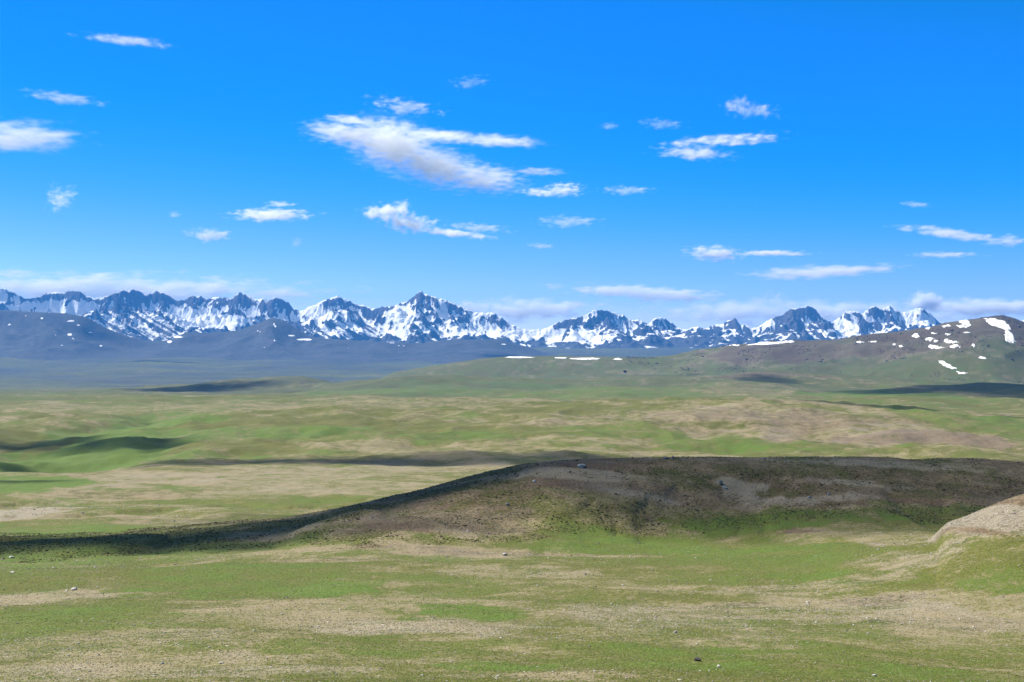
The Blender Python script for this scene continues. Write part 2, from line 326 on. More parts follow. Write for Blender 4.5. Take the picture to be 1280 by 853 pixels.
# hydraulic erosion by droplets
def erode(Z, cell, n=90000, steps=70, batch=9000, seed=3):
    rng = np.random.default_rng(seed); H, W = Z.shape
    for b in range(n // batch):
        x = rng.uniform(2, W - 3, batch); y = rng.uniform(2, H - 3, batch)
        dx = np.zeros(batch); dy = np.zeros(batch); vel = np.ones(batch); wat = np.ones(batch); sed = np.zeros(batch)
        for s in range(steps):
            i = y.astype(int); j = x.astype(int); fy = y - i; fx = x - j
            z00 = Z[i, j]; z01 = Z[i, j + 1]; z10 = Z[i + 1, j]; z11 = Z[i + 1, j + 1]
            gx = (z01 - z00) * (1 - fy) + (z11 - z10) * fy; gy = (z10 - z00) * (1 - fx) + (z11 - z01) * fx
            h0 = (z00 * (1 - fx) + z01 * fx) * (1 - fy) + (z10 * (1 - fx) + z11 * fx) * fy
            dx = dx * .25 - gx * .75; dy = dy * .25 - gy * .75
            L = np.hypot(dx, dy) + 1e-9; dx /= L; dy /= L
            nx = np.clip(x + dx, 1, W - 3); ny = np.clip(y + dy, 1, H - 3)
            i2 = ny.astype(int); j2 = nx.astype(int); gy2 = ny - i2; gx2 = nx - j2
            h1 = (Z[i2, j2] * (1 - gx2) + Z[i2, j2 + 1] * gx2) * (1 - gy2) + (Z[i2 + 1, j2] * (1 - gx2) + Z[i2 + 1, j2 + 1] * gx2) * gy2
            dh = h1 - h0
            cap = np.maximum(-dh / cell, .02) * vel * wat * 9.0
            ex = sed - cap
            dep = np.where(dh > 0, np.minimum(dh, sed), np.where(ex > 0, ex * .12, 0))
            ero = np.where((dh <= 0) & (ex < 0), np.minimum(-ex * .14, -dh), 0)
            sed = sed + ero - dep
            d = dep - ero
            np.add.at(Z, (i, j), d * (1 - fx) * (1 - fy)); np.add.at(Z, (i, j + 1), d * fx * (1 - fy))
            np.add.at(Z, (i + 1, j), d * (1 - fx) * fy); np.add.at(Z, (i + 1, j + 1), d * fx * fy)
            vel = np.sqrt(np.clip(vel ** 2 - dh / cell * .4, .05, 9)); wat *= .982
            x, y = nx, ny
    return Z
MZ = erode(MZ, DX)
MZ = MZ + sm(ZB + 150, ZB + 600, MZ) * ((ridged(MX / 150, MY / 170, 4, 36) - .5) * 26 + (ridged(MX / 60, MY / 60, 2, 38) - .5) * 14)
# restore the skyline after erosion: lift each column so that its highest sight angle is right
want = (CY - skyc) / F
ang = (MZ / MY).max(0)
lift = np.clip((want - ang) * 25200, -160, 260)
k2 = np.hanning(3+2); k2 /= k2.sum()
lift = np.convolve(np.pad(lift, 2, mode='edge'), k2, 'valid')
MZ = MZ + lift[None, :] * sm(ZB + 30, ZB + 420, MZ)
edge = sm(0, 500, MY - my[0]) * sm(0, 700, my[-1] - MY)
MZ = MZ * edge + (ZB - 60) * (1 - edge)
MZ = np.where(MZ < ZB + 40, ZB + 40 - (ZB + 40 - MZ) * .8, MZ)
def blur(A, n):
    k = np.hanning(2 * n + 3)[1:-1]; k /= k.sum()
    P_ = np.pad(A, n, mode='edge')
    B = np.zeros((P_.shape[0], A.shape[1]))
    for q in range(2 * n + 1): B += k[q] * P_[:, q:q + A.shape[1]]
    C = np.zeros_like(A)
    for q in range(2 * n + 1): C += k[q] * B[q:q + A.shape[0], :]
    return C
gyy, gxx = np.gradient(MZ, DY, DX)
slope = np.hypot(gxx, gyy)
bz = blur(MZ, 5); bz2 = blur(MZ, 16)
conc = (bz - MZ) / 12 + (bz2 - MZ) / 60
pxm = CX + F * MX / MY
pym = CY - F * MZ / MY
alt = MZ
slb = blur(slope, 2)
snow = .75 - (np.minimum(slb, 1.3) - .78) * 1.5 + np.clip(conc, -1.2, 1.2) * .38 + fbm(MX / 340, MY / 340, 4, 51) * .85 + fbm(wx / 130, MY / 260 + wx / 400, 3, 55) * .55 + (.48 - rg2) * .5 * sm(60, 350, MZ) + fbm(MX / 60, MY / 60, 4, 52) * .30
snow += .62 * sm(150, 420, alt) - 1.15 * (1 - sm(-40, 150, alt + 60 * fbm(MX / 800, MY / 800, 3, 53)))
# places the photograph shows nearly bare or nearly all white
def region(px, py, rx, ry, v):
    global snow
    d = np.hypot((pxm - px) / rx, (pym - py) / ry)
    snow = snow + (1.4 * v if v > 0 else .75 * v) * (1 - sm(.6, 1.2, d))
for g_ in [(150, 400, 55, 24, -.35), (160, 375, 30, 12, -.5), (90, 368, 16, 6, -.5), (185, 375, 10, 8, -.5), (245, 380, 12, 9, -.4), (300, 380, 14, 12, -.5), (348, 383, 24, 12, -.55), (340, 412, 40, 16, -.5),
           (235, 397, 40, 14, .35), (270, 402, 45, 10, .7), (105, 383, 22, 8, .4), (500, 394, 20, 12, .7), (400, 395, 22, 14, .3), (480, 412, 60, 8, .5), (440, 390, 28, 14, -.2), (590, 412, 60, 9, .5), (605, 398, 28, 12, -.25), (565, 390, 9, 9, -.5), (535, 392, 8, 7, -.4),
           (690, 418, 60, 9, .75), (640, 415, 30, 6, .4), (740, 398, 50, 11, -.45), (710, 405, 20, 10, -.25), (745, 424, 34, 7, .9), (775, 432, 30, 9, -.35), (790, 410, 20, 6, .3), (826, 415, 45, 22, -.35), (890, 415, 18, 12, -.5), (920, 405, 9, 8, -.6), (900, 425, 14, 10, .3), (915, 417, 14, 8, .25),
           (1000, 405, 40, 22, -.5), (1060, 412, 18, 10, .8), (1045, 418, 16, 6, .6), (1095, 400, 22, 18, -.3), (1150, 398, 22, 12, .55), (60, 385, 50, 10, .25), (20, 378, 25, 10, .1)]:
    region(*g_)
st_ = fbm((pym - .62 * (pxm - 100)) / 2.6, (pxm - 100) / 60, 3, 58)
reg = (1 - sm(.7, 1.1, np.hypot((pxm - 168) / 75, (pym - 408) / 22)))
snow = snow * (1 - .8 * reg) + reg * .8 * (.42 + st_ * 1.7)
reg = (1 - sm(.7, 1.1, np.hypot((pxm - 430) / 55, (pym - 412) / 14)))
st_ = fbm((pym - .6 * (pxm - 380)) / 3.0, (pxm - 380) / 50, 3, 59)
snow = snow * (1 - .8 * reg) + reg * .8 * (.5 + st_ * 1.7)

# ------------------------------------------------------------------ scene helpers
def tag(o, label=None, cat=None, group=None, kind=None):
    if label: o['label'] = label
    if cat: o['category'] = cat
    if group: o['group'] = group
    if kind: o['kind'] = kind
    return o
def grid_mesh(name, X, Y, Z, mat, mask=None, attrs=None, wrap=False, flip=False):
    n, m = X.shape
    V = np.stack([X, Y, Z], -1).reshape(-1, 3)
    i = np.arange(n * m).reshape(n, m)
    a, b, c, d = i[:-1, :-1], i[:-1, 1:], i[1:, 1:], i[1:, :-1]
    F_ = np.stack([a, b, c, d] if not flip else [a, d, c, b], -1).reshape(-1, 4)
    # vertex normals of the whole sheet, so that neighbouring pieces shade alike
    P_ = np.stack([X, Y, Z], -1)
    du = np.gradient(P_, axis=1); dv = np.gradient(P_, axis=0)
    N = np.cross(du, dv); N /= np.linalg.norm(N, axis=-1, keepdims=True) + 1e-20
    N[N[..., 2] < 0] *= -1
    N = N.reshape(-1, 3)
    if mask is not None:
        F_ = F_[mask.reshape(-1)]
    used, inv = np.unique(F_, return_inverse=True)
    F_ = inv.reshape(-1, 4)
    V = V[used]; N = N[used]
    me = bpy.data.meshes.new(name)
    me.vertices.add(len(V)); me.vertices.foreach_set('co', V.astype(np.float32).ravel())
    me.loops.add(len(F_) * 4); me.loops.foreach_set('vertex_index', F_.astype(np.int32).ravel())
    me.polygons.add(len(F_)); me.polygons.foreach_set('loop_start', np.arange(0, len(F_) * 4, 4, dtype=np.int32))
    me.polygons.foreach_set('use_smooth', np.ones(len(F_), bool))
    me.update(calc_edges=True)
    me.normals_split_custom_set_from_vertices(N.astype(np.float32))
    for k, A in (attrs or {}).items():
        A = A.reshape(n * m, -1)[used]
        if A.shape[1] == 1:
            at_ = me.attributes.new(k, 'FLOAT', 'POINT'); at_.data.foreach_set('value', A.astype(np.float32).ravel())
        else:
            at_ = me.attributes.new(k, 'FLOAT_COLOR', 'POINT'); at_.data.foreach_set('color', A.astype(np.float32).ravel())
    me.materials.append(mat)
    o = bpy.data.objects.new(name, me); col.objects.link(o)
    return o
class NT:
    """small node-tree writer"""
    def __init__(s, name, world=False):
        if world:
            s.m = bpy.data.worlds.new(name)
        else:
            s.m = bpy.data.materials.new(name)
        s.m.use_nodes = True
        s.t = s.m.node_tree; s.t.nodes.clear()
    def n(s, typ, **kw):
        nd = s.t.nodes.new(typ)
        for k, v in kw.items():
            if k.startswith('i_'):
                nd.inputs[k[2:].replace('_', ' ')].default_value = v
            else: setattr(nd, k, v)
        return nd
    def l(s, a, b): s.t.links.new(a, b)
    def put(s, inp, v):
        if hasattr(v, 'links') or hasattr(v, 'is_output'): s.l(v, inp)
        else: inp.default_value = v
    def math(s, op, a, b=0.0, c=None, clamp=False):
        nd = s.n('ShaderNodeMath', operation=op, use_clamp=clamp)
        s.put(nd.inputs[0], a); s.put(nd.inputs[1], b)
        if c is not None: s.put(nd.inputs[2], c)
        return nd.outputs[0]
    def noise(s, vec, scale, detail=3, rough=.55, dist=0, off=0):
        nd = s.n('ShaderNodeTexNoise'); nd.noise_dimensions = '3D'
        if off:
            mp = s.n('ShaderNodeVectorMath', operation='ADD'); s.l(vec, mp.inputs[0]); mp.inputs[1].default_value = (off, off * 1.7, off * .6); vec = mp.outputs[0]
        s.l(vec, nd.inputs['Vector']); nd.inputs['Scale'].default_value = scale
        nd.inputs['Detail'].default_value = detail; nd.inputs['Roughness'].default_value = rough; nd.inputs['Distortion'].default_value = dist
        return nd.outputs['Fac']
    def ss(s, x, a, b):
        nd = s.n('ShaderNodeMapRange', interpolation_type='SMOOTHSTEP'); s.put(nd.inputs['Value'], x)
        s.put(nd.inputs['From Min'], a); s.put(nd.inputs['From Max'], b)
        return nd.outputs['Result']
    def lin(s, x, a, b, c, d):
        nd = s.n('ShaderNodeMapRange'); s.put(nd.inputs['Value'], x)
        for q, v in (('From Min', a), ('From Max', b), ('To Min', c), ('To Max', d)): s.put(nd.inputs[q], v)
        return nd.outputs['Result']
    def mix(s, f, a, b):
        nd = s.n('ShaderNodeMix', data_type='RGBA'); s.put(nd.inputs[0], f)
        for inp, v in ((nd.inputs[6], a), (nd.inputs[7], b)):
            if isinstance(v, tuple): inp.default_value = (*v, 1)
            else: s.l(v, inp)
        return nd.outputs[2]
    def vscale(s, v, k):
        nd = s.n('ShaderNodeVectorMath', operation='MULTIPLY'); s.l(v, nd.inputs[0]); nd.inputs[1].default_value = k
        return nd.outputs[0]

# ------------------------------------------------------------------ ground material
m = NT('ground_cover'); 
geo = m.n('ShaderNodeNewGeometry'); pos = geo.outputs['Position']
att = m.n('ShaderNodeAttribute', attribute_name='cover'); sep = m.n('ShaderNodeSeparateColor'); m.l(att.outputs['Color'], sep.inputs[0])
aG, aE, aS, aL = sep.outputs[0], sep.outputs[1], sep.outputs[2], att.outputs['Alpha']
n_t = m.noise(pos, 2.6, 3, .6)            # tussocks
n_s = m.noise(pos, .8, 4, .62, off=5)
n_m = m.noise(pos, .12, 4, .6, off=11)
n_l = m.noise(pos, .02, 5, .6, off=21)
n_f = m.noise(pos, 6.0, 2, .5, off=31)
def cen(x, k): return m.math('MULTIPLY', m.math('SUBTRACT', x, .5), k)
add = lambda *v: (v[0] if len(v) == 1 else m.math('ADD', v[0], add(*v[1:])))
gv = add(aG, cen(n_t, 2.6), cen(n_s, 1.9), cen(n_m, 1.2), cen(n_l, 1.3))
gf = m.ss(gv, .36, .58)
ev = m.ss(add(aE, cen(n_m, .9), cen(n_s, .8)), .25, .95)
sv = m.ss(add(aS, cen(n_s, 1.0), cen(n_t, .8), cen(n_m, .5)), .30, .95)
lv = m.ss(add(aL, cen(n_m, .8), cen(n_l, 1.3)), .1, .9)
soil = m.mix(ev, COL['tan'], COL['earth'])
soil = m.mix(sv, soil, m.mix(n_m, COL['gravel'], COL['gravel2']))
turf = m.mix(lv, COL['olive'], COL['green'])
turf = m.mix(m.ss(n_t, .46, .82), turf, m.mix(lv, COL['straw'], COL['green2']))
c = m.mix(gf, soil, turf)
mo = m.n('ShaderNodeAttribute', attribute_name='moor').outputs['Fac']
c = m.mix(m.math('MULTIPLY', mo, .8, clamp=True), c, m.mix(n_l, COL['moor'], COL['moor_and_shade2']))  # darkens the distant plain by colour, in place of cloud shade and haze
# small pale stones
vor = m.n('ShaderNodeTexVoronoi', feature='F1'); m.l(pos, vor.inputs['Vector']); vor.inputs['Scale'].default_value = .75
rs = m.n('ShaderNodeSeparateColor'); m.l(vor.outputs['Color'], rs.inputs[0])
pick = m.ss(rs.outputs[0], .90, .93)
dsz = m.math('MULTIPLY', m.math('SUBTRACT', 1.0, m.ss(vor.outputs['Distance'], .16, .24)), pick)
dsz = m.math('MULTIPLY', dsz, m.ss(add(aS, cen(n_s, .8)), .1, .7))
c = m.mix(m.math('MULTIPLY', dsz, .85), c, COL['pebble'])
# bright and dull specks of stalks, grit and dung
vm = m.n('ShaderNodeVectorMath', operation='SCALE'); m.l(c, vm.inputs[0])
m.l(m.math('MULTIPLY', m.lin(n_t, .32, .68, .68, 1.34), m.lin(n_f, .3, .7, .82, 1.2)), vm.inputs['Scale']); c = vm.outputs[0]
# dark heath clumps on bare ground
hv = m.math('MULTIPLY', m.ss(add(n_t, cen(n_s, 1.3)), .54, .64), m.ss(add(aE, cen(n_m, .8)), .35, .7))
c = m.mix(m.math('MULTIPLY', hv, .75), c, COL['heath'])
bs = m.n('ShaderNodeBsdfPrincipled'); m.l(c, bs.inputs['Base Color']); bs.inputs['Roughness'].default_value = .95
bs.inputs['Specular IOR Level'].default_value = .15
hgt = add(m.math('MULTIPLY', n_t, .22), m.math('MULTIPLY', n_s, .55), m.math('MULTIPLY', n_m, 1.6), m.math('MULTIPLY', dsz, .2))
bp = m.n('ShaderNodeBump'); bp.inputs['Strength'].default_value = .55; bp.inputs['Distance'].default_value = 1.0
m.l(hgt, bp.inputs['Height']); m.l(bp.outputs[0], bs.inputs['Normal'])
out = m.n('ShaderNodeOutputMaterial'); m.l(bs.outputs[0], out.inputs['Surface'])
MAT_G = m.m

# ------------------------------------------------------------------ mountain material: snow on rock
m = NT('mountain_rock_and_snow')
geo = m.n('ShaderNodeNewGeometry'); pos = geo.outputs['Position']
att = m.n('ShaderNodeAttribute', attribute_name='snow').outputs['Fac']
n1 = m.noise(pos, .03, 4, .65); n2 = m.noise(pos, .006, 4, .6, off=4); n3 = m.noise(pos, .11, 3, .6, off=8)
sf = m.ss(add(att, cen(n1, .65), cen(n3, .45)), .45, .55)
rock = m.mix(m.ss(n2, .35, .65), COL['rock'], COL['rock2'])
rock = m.mix(m.ss(n1, .4, .7), rock, COL['rock3'])
low = m.n('ShaderNodeSeparateXYZ'); m.l(pos, low.inputs[0])
lowf = m.ss(low.outputs[2], 330.0, 20.0)
rock = m.mix(m.math('MULTIPLY', lowf, .8), rock, COL['moor'])
c = m.mix(sf, rock, COL['snow'])
bs = m.n('ShaderNodeBsdfPrincipled'); m.l(c, bs.inputs['Base Color']); bs.inputs['Roughness'].default_value = .85
bs.inputs['Specular IOR Level'].default_value = .2
bp = m.n('ShaderNodeBump'); bp.inputs['Strength'].default_value = .8; bp.inputs['Distance'].default_value = 1.0
m.l(add(m.math('MULTIPLY', n1, 30.0), m.math('MULTIPLY', n3, 9.0)), bp.inputs['Height']); m.l(bp.outputs[0], bs.inputs['Normal'])
out = m.n('ShaderNodeOutputMaterial'); m.l(bs.outputs[0], out.inputs['Surface'])
MAT_M = m.m

# foothill heath and rock
m = NT('foothill_moor')
geo = m.n('ShaderNodeNewGeometry'); pos = geo.outputs['Position']
n1 = m.noise(pos, .02, 4, .65); n2 = m.noise(pos, .003, 4, .6, off=4)
att = m.n('ShaderNodeAttribute', attribute_name='snow').outputs['Fac']
c = m.mix(m.ss(n2, .3, .7), COL['moor'], COL['moor_and_shade2'])
c = m.mix(m.math('MULTIPLY', m.ss(n1, .45, .7), .6), c, COL['rock2'])
c = m.mix(m.ss(add(att, cen(n1, .4)), .45, .55), c, COL['snow'])
bs = m.n('ShaderNodeBsdfPrincipled'); m.l(c, bs.inputs['Base Color']); bs.inputs['Roughness'].default_value = .9
bs.inputs['Specular IOR Level'].default_value = .15
bp = m.n('ShaderNodeBump'); bp.inputs['Strength'].default_value = .5; m.l(m.math('MULTIPLY', n1, 16.0), bp.inputs['Height']); m.l(bp.outputs[0], bs.inputs['Normal'])
out = m.n('ShaderNodeOutputMaterial'); m.l(bs.outputs[0], out.inputs['Surface'])
MAT_F = m.m

m = NT('old_snow')
geo = m.n('ShaderNodeNewGeometry'); n1 = m.noise(geo.outputs['Position'], .08, 4, .6)
bs = m.n('ShaderNodeBsdfPrincipled'); m.l(m.mix(m.ss(n1, .42, .7), COL['snow'], (.55, .50, .48)), bs.inputs['Base Color']); bs.inputs['Roughness'].default_value = .7
out = m.n('ShaderNodeOutputMaterial'); m.l(bs.outputs[0], out.inputs['Surface'])
MAT_S = m.m

# ------------------------------------------------------------------ ground and hills (one continuous sheet, split by landform)
own_f = OWN[:-1, :-1]
names = {idx['knoll']: ('knoll_hill', 'brown stony knoll darkened by cloud shade in the middle distance', 'hill'),
         idx['plateau']: ('plateau_hill', 'long low green and tan rolling hill behind the dark knoll', 'hill'),
         idx['rocky_ridge']: ('ridge_hill', 'rocky grey brown hill with snow patches at the right', 'hill'),
         idx['green_rise']: ('rise_hill', 'low smooth green rise below the rocky snow patched hill', 'hill'),
         idx['left_rise']: ('rise_hill', 'small dark low rise on the far plain at the left', 'hill')}
ATT = {'cover': cover, 'moor': moor[..., None]}
rest = np.ones_like(own_f, bool)
for k, (nm, lab, cat) in names.items():
    mk = own_f == k; rest &= ~mk
    tag(grid_mesh(nm, GX, GY, GZ, MAT_G, mk, ATT), lab, cat, kind='structure')
tag(grid_mesh('ground', GX, GY, GZ, MAT_G, rest, ATT), 'open grassland of green turf, pale gravel and bare soil patches', 'ground', kind='structure')

# mountains
tag(grid_mesh('mountains', MX, MY, MZ, MAT_M, MZ[:-1, :-1] > ZB - 40, {'snow': snow[..., None]}), 'jagged snow streaked mountain range along the horizon', 'mountains', kind='structure')

# foothills 16-20 km away, in front of the range
FH = [(-400, 400), (-200, 392), (-80, 388), (0, 387.5), (50, 390), (75, 391), (107, 396), (127, 407), (160, 420), (190, 427), (209, 425), (237, 415), (256, 415.6), (299, 412), (305, 410), (330, 401), (340, 397), (355, 401),
      (371, 411), (392, 421), (440, 425), (476, 427.5), (524, 429), (545, 426), (572, 424), (622, 424), (640, 429), (672, 437), (691, 442), (720, 445), (1900, 447)]
fx = np.arange(-9000, 9000, 30.0); fy = np.arange(16000, 22200, 30.0)
FX, FY = np.meshgrid(fx, fy)
fyc = 18800 + 400 * gnoise(fx / 2500, fx * 0, 81)
fz = (CY - csp(FH)(CX + F * fx / fyc)) / F * fyc
t = fyc[None, :] - FY
W = 1900 * (1 + .3 * gnoise(fx / 1200, fx * 0 + 5, 82))[None, :]
u = np.clip(np.where(t > 0, t / W, -t / 2400), 0, 1)
FG = hgrid(FX, FY) - 4
FZ = FG + (fz[None, :] - FG) * (1 - u) ** 1.35
hr = np.clip((FZ - FG) / 250, 0, 1)
FZ = FZ - sm(0, .2, u) * hr * (1 - ridged(FX / 900, FY / 1100, 5, 83)) * 115
FZ = FZ + fbm(FX / 200, FY / 200, 3, 84) * 5 * hr
ang = (FZ / FY).max(0); lift = np.clip(((CY - csp(FH)(CX + F * fx / fyc)) / F - ang) * fyc, -60, 60)
FZ += lift[None, :] * sm(5, 100, FZ - FG)
FZ = FZ - 40 * (1 - sm(0, .05, 1 - u))
pxf = CX + F * FX / FY; pyf = CY - F * FZ / FY
fs = -.6 + 0 * FX
for (a, b, c_, d_) in [(11, 405, 4, 2), (5, 408, 3, 1.2), (52, 397.5, 3.5, 1.8), (32, 394, 3, 1), (40, 396.5, 3, .8), (88, 401, 7, 1.5), (98, 406, 6, 1.2), (87, 418, 4, 2.2), (91, 423, 2.5, 1.5), (113, 415, 5, 1.6), (70, 419, 1.5, 1), (123, 420, 2, 1.2), (126, 432, 2, 1.5),
                       (322, 413, 3, 1.2), (325, 415, 2.5, 1), (342, 403, 1.6, 4), (345, 409, 1.8, 3.5), (343.5, 426, 1.8, 3), (329.5, 434, 2, 1), (436, 435, 1.5, 1), (380, 424, 14, 1.6), (365, 419, 6, 1.5), (212, 427, 4, 2.5), (222, 421, 10, 1.5), (77, 431, 3, 1), (490, 428, 5, 1), (498, 432, 2, .8), (505, 432, 2, .8), (630, 430, 5, .8)]:
    fs = np.maximum(fs, 1.2 - np.hypot((pxf - a) / c_, (pyf - b) / d_))
fs = fs + fbm(FX / 120, FY / 120, 3, 85) * .4
tag(grid_mesh('foothills', FX, FY, FZ, MAT_F, (FZ > FG - 35)[:-1, :-1], {'snow': fs[..., None]}), 'dull blue brown foothills in front of the snowy range', 'hills', kind='structure')

# ------------------------------------------------------------------ air
def box(name, x0, x1, y0, y1, z0, z1, mat):
    me = bpy.data.meshes.new(name)
    v = [(x, y, z) for z in (z0, z1) for y in (y0, y1) for x in (x0, x1)]
    me.from_pydata(v, [], [(0, 2, 3, 1), (4, 5, 7, 6), (0, 1, 5, 4), (2, 6, 7, 3), (0, 4, 6, 2), (1, 3, 7, 5)])
    me.materials.append(mat); o = bpy.data.objects.new(name, me); col.objects.link(o); return o
m = NT('haze_air')
pv = m.n('ShaderNodeVolumePrincipled'); pv.inputs['Color'].default_value = (*HAZE_COL, 1); pv.inputs['Density'].default_value = HAZE_D
pv.inputs['Anisotropy'].default_value = 0.0
out = m.n('ShaderNodeOutputMaterial'); m.l(pv.outputs[0], out.inputs['Volume'])
m.m.cycles.homogeneous_volume = True if hasattr(m.m.cycles, 'homogeneous_volume') else True
zlo = float(min(GZ.min(), MZ.min(), FZ.min())) - 1.0
zhi = float(max(GZ.max(), MZ.max())) + 30
if HAZE_D > 0:
    hz = box('haze', -31500, 31500, -31500, 31500, zlo, zhi, m.m)
    tag(hz, 'thin blue haze in the air over the plain', 'haze', kind='stuff')

# ------------------------------------------------------------------ light
SAZ, SEL = R(SUN_LEFT), R(SUN_EL)              # azimuth to the left of the view direction (+Y)
sd = np.array([-math.sin(SAZ) * math.cos(SEL), math.cos(SAZ) * math.cos(SEL), math.sin(SEL)])
L = bpy.data.lights.new('sun', 'SUN'); L.energy = SUN_E; L.angle = R(.53); L.color = (1.0, .955, .88)
so = bpy.data.objects.new('sun', L); col.objects.link(so)
from mathutils import Vector
so.rotation_euler = Vector(sd).to_track_quat('Z', 'Y').to_euler(); so.location = (-800, 0, 900)
w = NT('World', world=True); scene.world = w.m
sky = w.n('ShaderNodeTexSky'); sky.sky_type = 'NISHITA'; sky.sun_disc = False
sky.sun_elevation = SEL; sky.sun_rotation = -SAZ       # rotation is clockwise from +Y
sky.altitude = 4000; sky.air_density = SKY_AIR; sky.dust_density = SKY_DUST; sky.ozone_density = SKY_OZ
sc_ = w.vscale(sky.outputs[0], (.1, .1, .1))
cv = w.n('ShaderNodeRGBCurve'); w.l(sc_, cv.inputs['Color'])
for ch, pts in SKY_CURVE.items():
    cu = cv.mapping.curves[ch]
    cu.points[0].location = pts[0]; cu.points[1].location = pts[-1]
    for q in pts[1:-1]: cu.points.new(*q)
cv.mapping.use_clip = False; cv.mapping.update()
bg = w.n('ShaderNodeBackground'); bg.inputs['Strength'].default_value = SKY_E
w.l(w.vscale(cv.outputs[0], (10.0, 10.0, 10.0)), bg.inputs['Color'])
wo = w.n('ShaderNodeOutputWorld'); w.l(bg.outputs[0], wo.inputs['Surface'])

# ------------------------------------------------------------------ camera
cam = bpy.data.cameras.new('camera'); cam.lens = 50; cam.sensor_width = 36; cam.clip_start = .5; cam.clip_end = 600000
co = bpy.data.objects.new('camera', cam); col.objects.link(co); co.rotation_euler = (R(90), 0, 0)
scene.camera = co
scene.view_settings.view_transform = 'Standard'; scene.view_settings.look = 'None'; scene.view_settings.gamma = 1
scene.view_settings.exposure = EXPO
scene.render.engine = 'CYCLES'
cy = scene.cycles
cy.max_bounces = 6; cy.diffuse_bounces = 2; cy.glossy_bounces = 1; cy.transmission_bounces = 2; cy.transparent_max_bounces = 24
cy.volume_bounces = VB
cy.use_denoising = DENOISE
cy.caustics_reflective = False; cy.caustics_refractive = False
# ------------------------------------------------------------------ clouds: soft bodies of scattering vapour at 2.5 km and above
import bmesh
def cloud(label, blobs, dens=1.0, streak=2.2, rag=.9, alt=None, depth=.42, step=.22, det=5.0, soft=1.0, freq=1.0, dist=None):
    """blobs: (px, py, rx, ry, tilt) of each lobe as seen; built as ellipsoids round one centre at a true distance"""
    bx = sum(b[0] * b[2] for b in blobs) / sum(b[2] for b in blobs); by = sum(b[1] * b[2] for b in blobs) / sum(b[2] for b in blobs)
    A = alt or 2500.0
    D = dist or A * F / max(CY - by, 12)
    c = ((bx - CX) / F * D, D, (CY - by) / F * D)
    u = D / F                                                  # metres per photo pixel at that distance
    S = max(b[2] for b in blobs) * u
    m = NT('cloud_vapour')
    tc = m.n('ShaderNodeTexCoord'); P0 = m.vscale(tc.outputs['Object'], (1 / S, 1 / S, 1 / S))
    hmin = min(b[3] for b in blobs) * u / S
    # warp
    nz = m.n('ShaderNodeTexNoise'); m.l(m.vscale(P0, (freq * 1.6, freq * 2.2, freq * 1.6 * streak)), nz.inputs['Vector'])
    nz.inputs['Scale'].default_value = 1.0; nz.inputs['Detail'].default_value = 2
    off = m.n('ShaderNodeVectorMath', operation='SUBTRACT'); m.l(nz.outputs['Color'], off.inputs[0]); off.inputs[1].default_value = (.5, .5, .5)
    off2 = m.vscale(off.outputs[0], (.35, .35, .35 * max(hmin, .06)))
    pw = m.n('ShaderNodeVectorMath', operation='ADD'); m.l(P0, pw.inputs[0]); m.l(off2, pw.inputs[1]); Pw = pw.outputs[0]
    fld = None; bm = bmesh.new()
    for (px, py, rx, ry, tl) in blobs:
        ctr = Vector(((px - bx) * u, 0, -(py - by) * u)); a = rx * u * 1.14; hh = ry * u * 1.14; dd = min(a * .8, 3500.0) * depth
        dd = max(dd, hh)
        mp = m.n('ShaderNodeMapping', vector_type='TEXTURE'); m.l(Pw, mp.inputs['Vector'])
        mp.inputs['Location'].default_value = ctr / S; mp.inputs['Rotation'].default_value = (0, R(tl), 0)
        mp.inputs['Scale'].default_value = (a / S, dd / S, hh / S)
        ln = m.n('ShaderNodeVectorMath', operation='LENGTH'); m.l(mp.outputs[0], ln.inputs[0])
        f = m.math('SUBTRACT', 1.0, ln.outputs['Value'])
        fld = f if fld is None else m.math('SMOOTH_MAX', fld, f, .25)
        from mathutils import Matrix
        M_ = Matrix.Translation(ctr) @ Matrix.Rotation(R(tl), 4, 'Y') @ Matrix.Diagonal((a * 1.45, dd * 1.45, hh * 1.6, 1))
        bmesh.ops.create_icosphere(bm, subdivisions=2, radius=1.0, matrix=M_)
    r = bmesh.ops.convex_hull(bm, input=bm.verts, use_existing_faces=False)
    bmesh.ops.delete(bm, geom=[g for g in r['geom_interior'] + r['geom_unused'] if isinstance(g, bmesh.types.BMVert)], context='VERTS')
    k = 3.6 * freq / max(min(1, hmin * 2.4), .22) ** .5
    n1 = m.noise(m.vscale(P0, (.75, .35, streak)), k * .8, det, .6)
    fv = add2(m, fld, m.math('MULTIPLY', m.math('SUBTRACT', n1, .5), rag * 4.2))
    dn = m.math('MULTIPLY', m.math('POWER', m.ss(fv, -.05, soft), 1.6), dens / max(2 * min(b[3] for b in blobs) * u, 60) * 1.7)
    # keep inside the body
    pv = m.n('ShaderNodeVolumePrincipled'); pv.inputs['Color'].default_value = (.998, .998, .998, 1); m.l(dn, pv.inputs['Density'])
    pv.inputs['Anisotropy'].default_value = CL_G
    out = m.n('ShaderNodeOutputMaterial'); m.l(pv.outputs[0], out.inputs['Volume'])
    try: m.m.cycles.volume_step_rate = step
    except Exception: pass
    me = bpy.data.meshes.new('cloud'); bm.to_mesh(me); bm.free(); me.materials.append(m.m)
    o = bpy.data.objects.new('cloud', me); col.objects.link(o); o.location = c
    tag(o, label, 'cloud')
    return o
def add2(m, a, b): return m.math('ADD', a, b)
CL_G = 0.0
cloud('largest cloud, white and Z-shaped with a long arm reaching right', [(438, 168, 64, 17, 8), (492, 182, 64, 36, 16), (548, 209, 66, 28, 14), (602, 223, 60, 21, 4), (552, 170, 70, 9, 4), (625, 176, 62, 8, 3), (672, 214, 36, 6, 0), (440, 150, 40, 7, 4)], dens=.62, streak=3.2, rag=.38, freq=1.1)
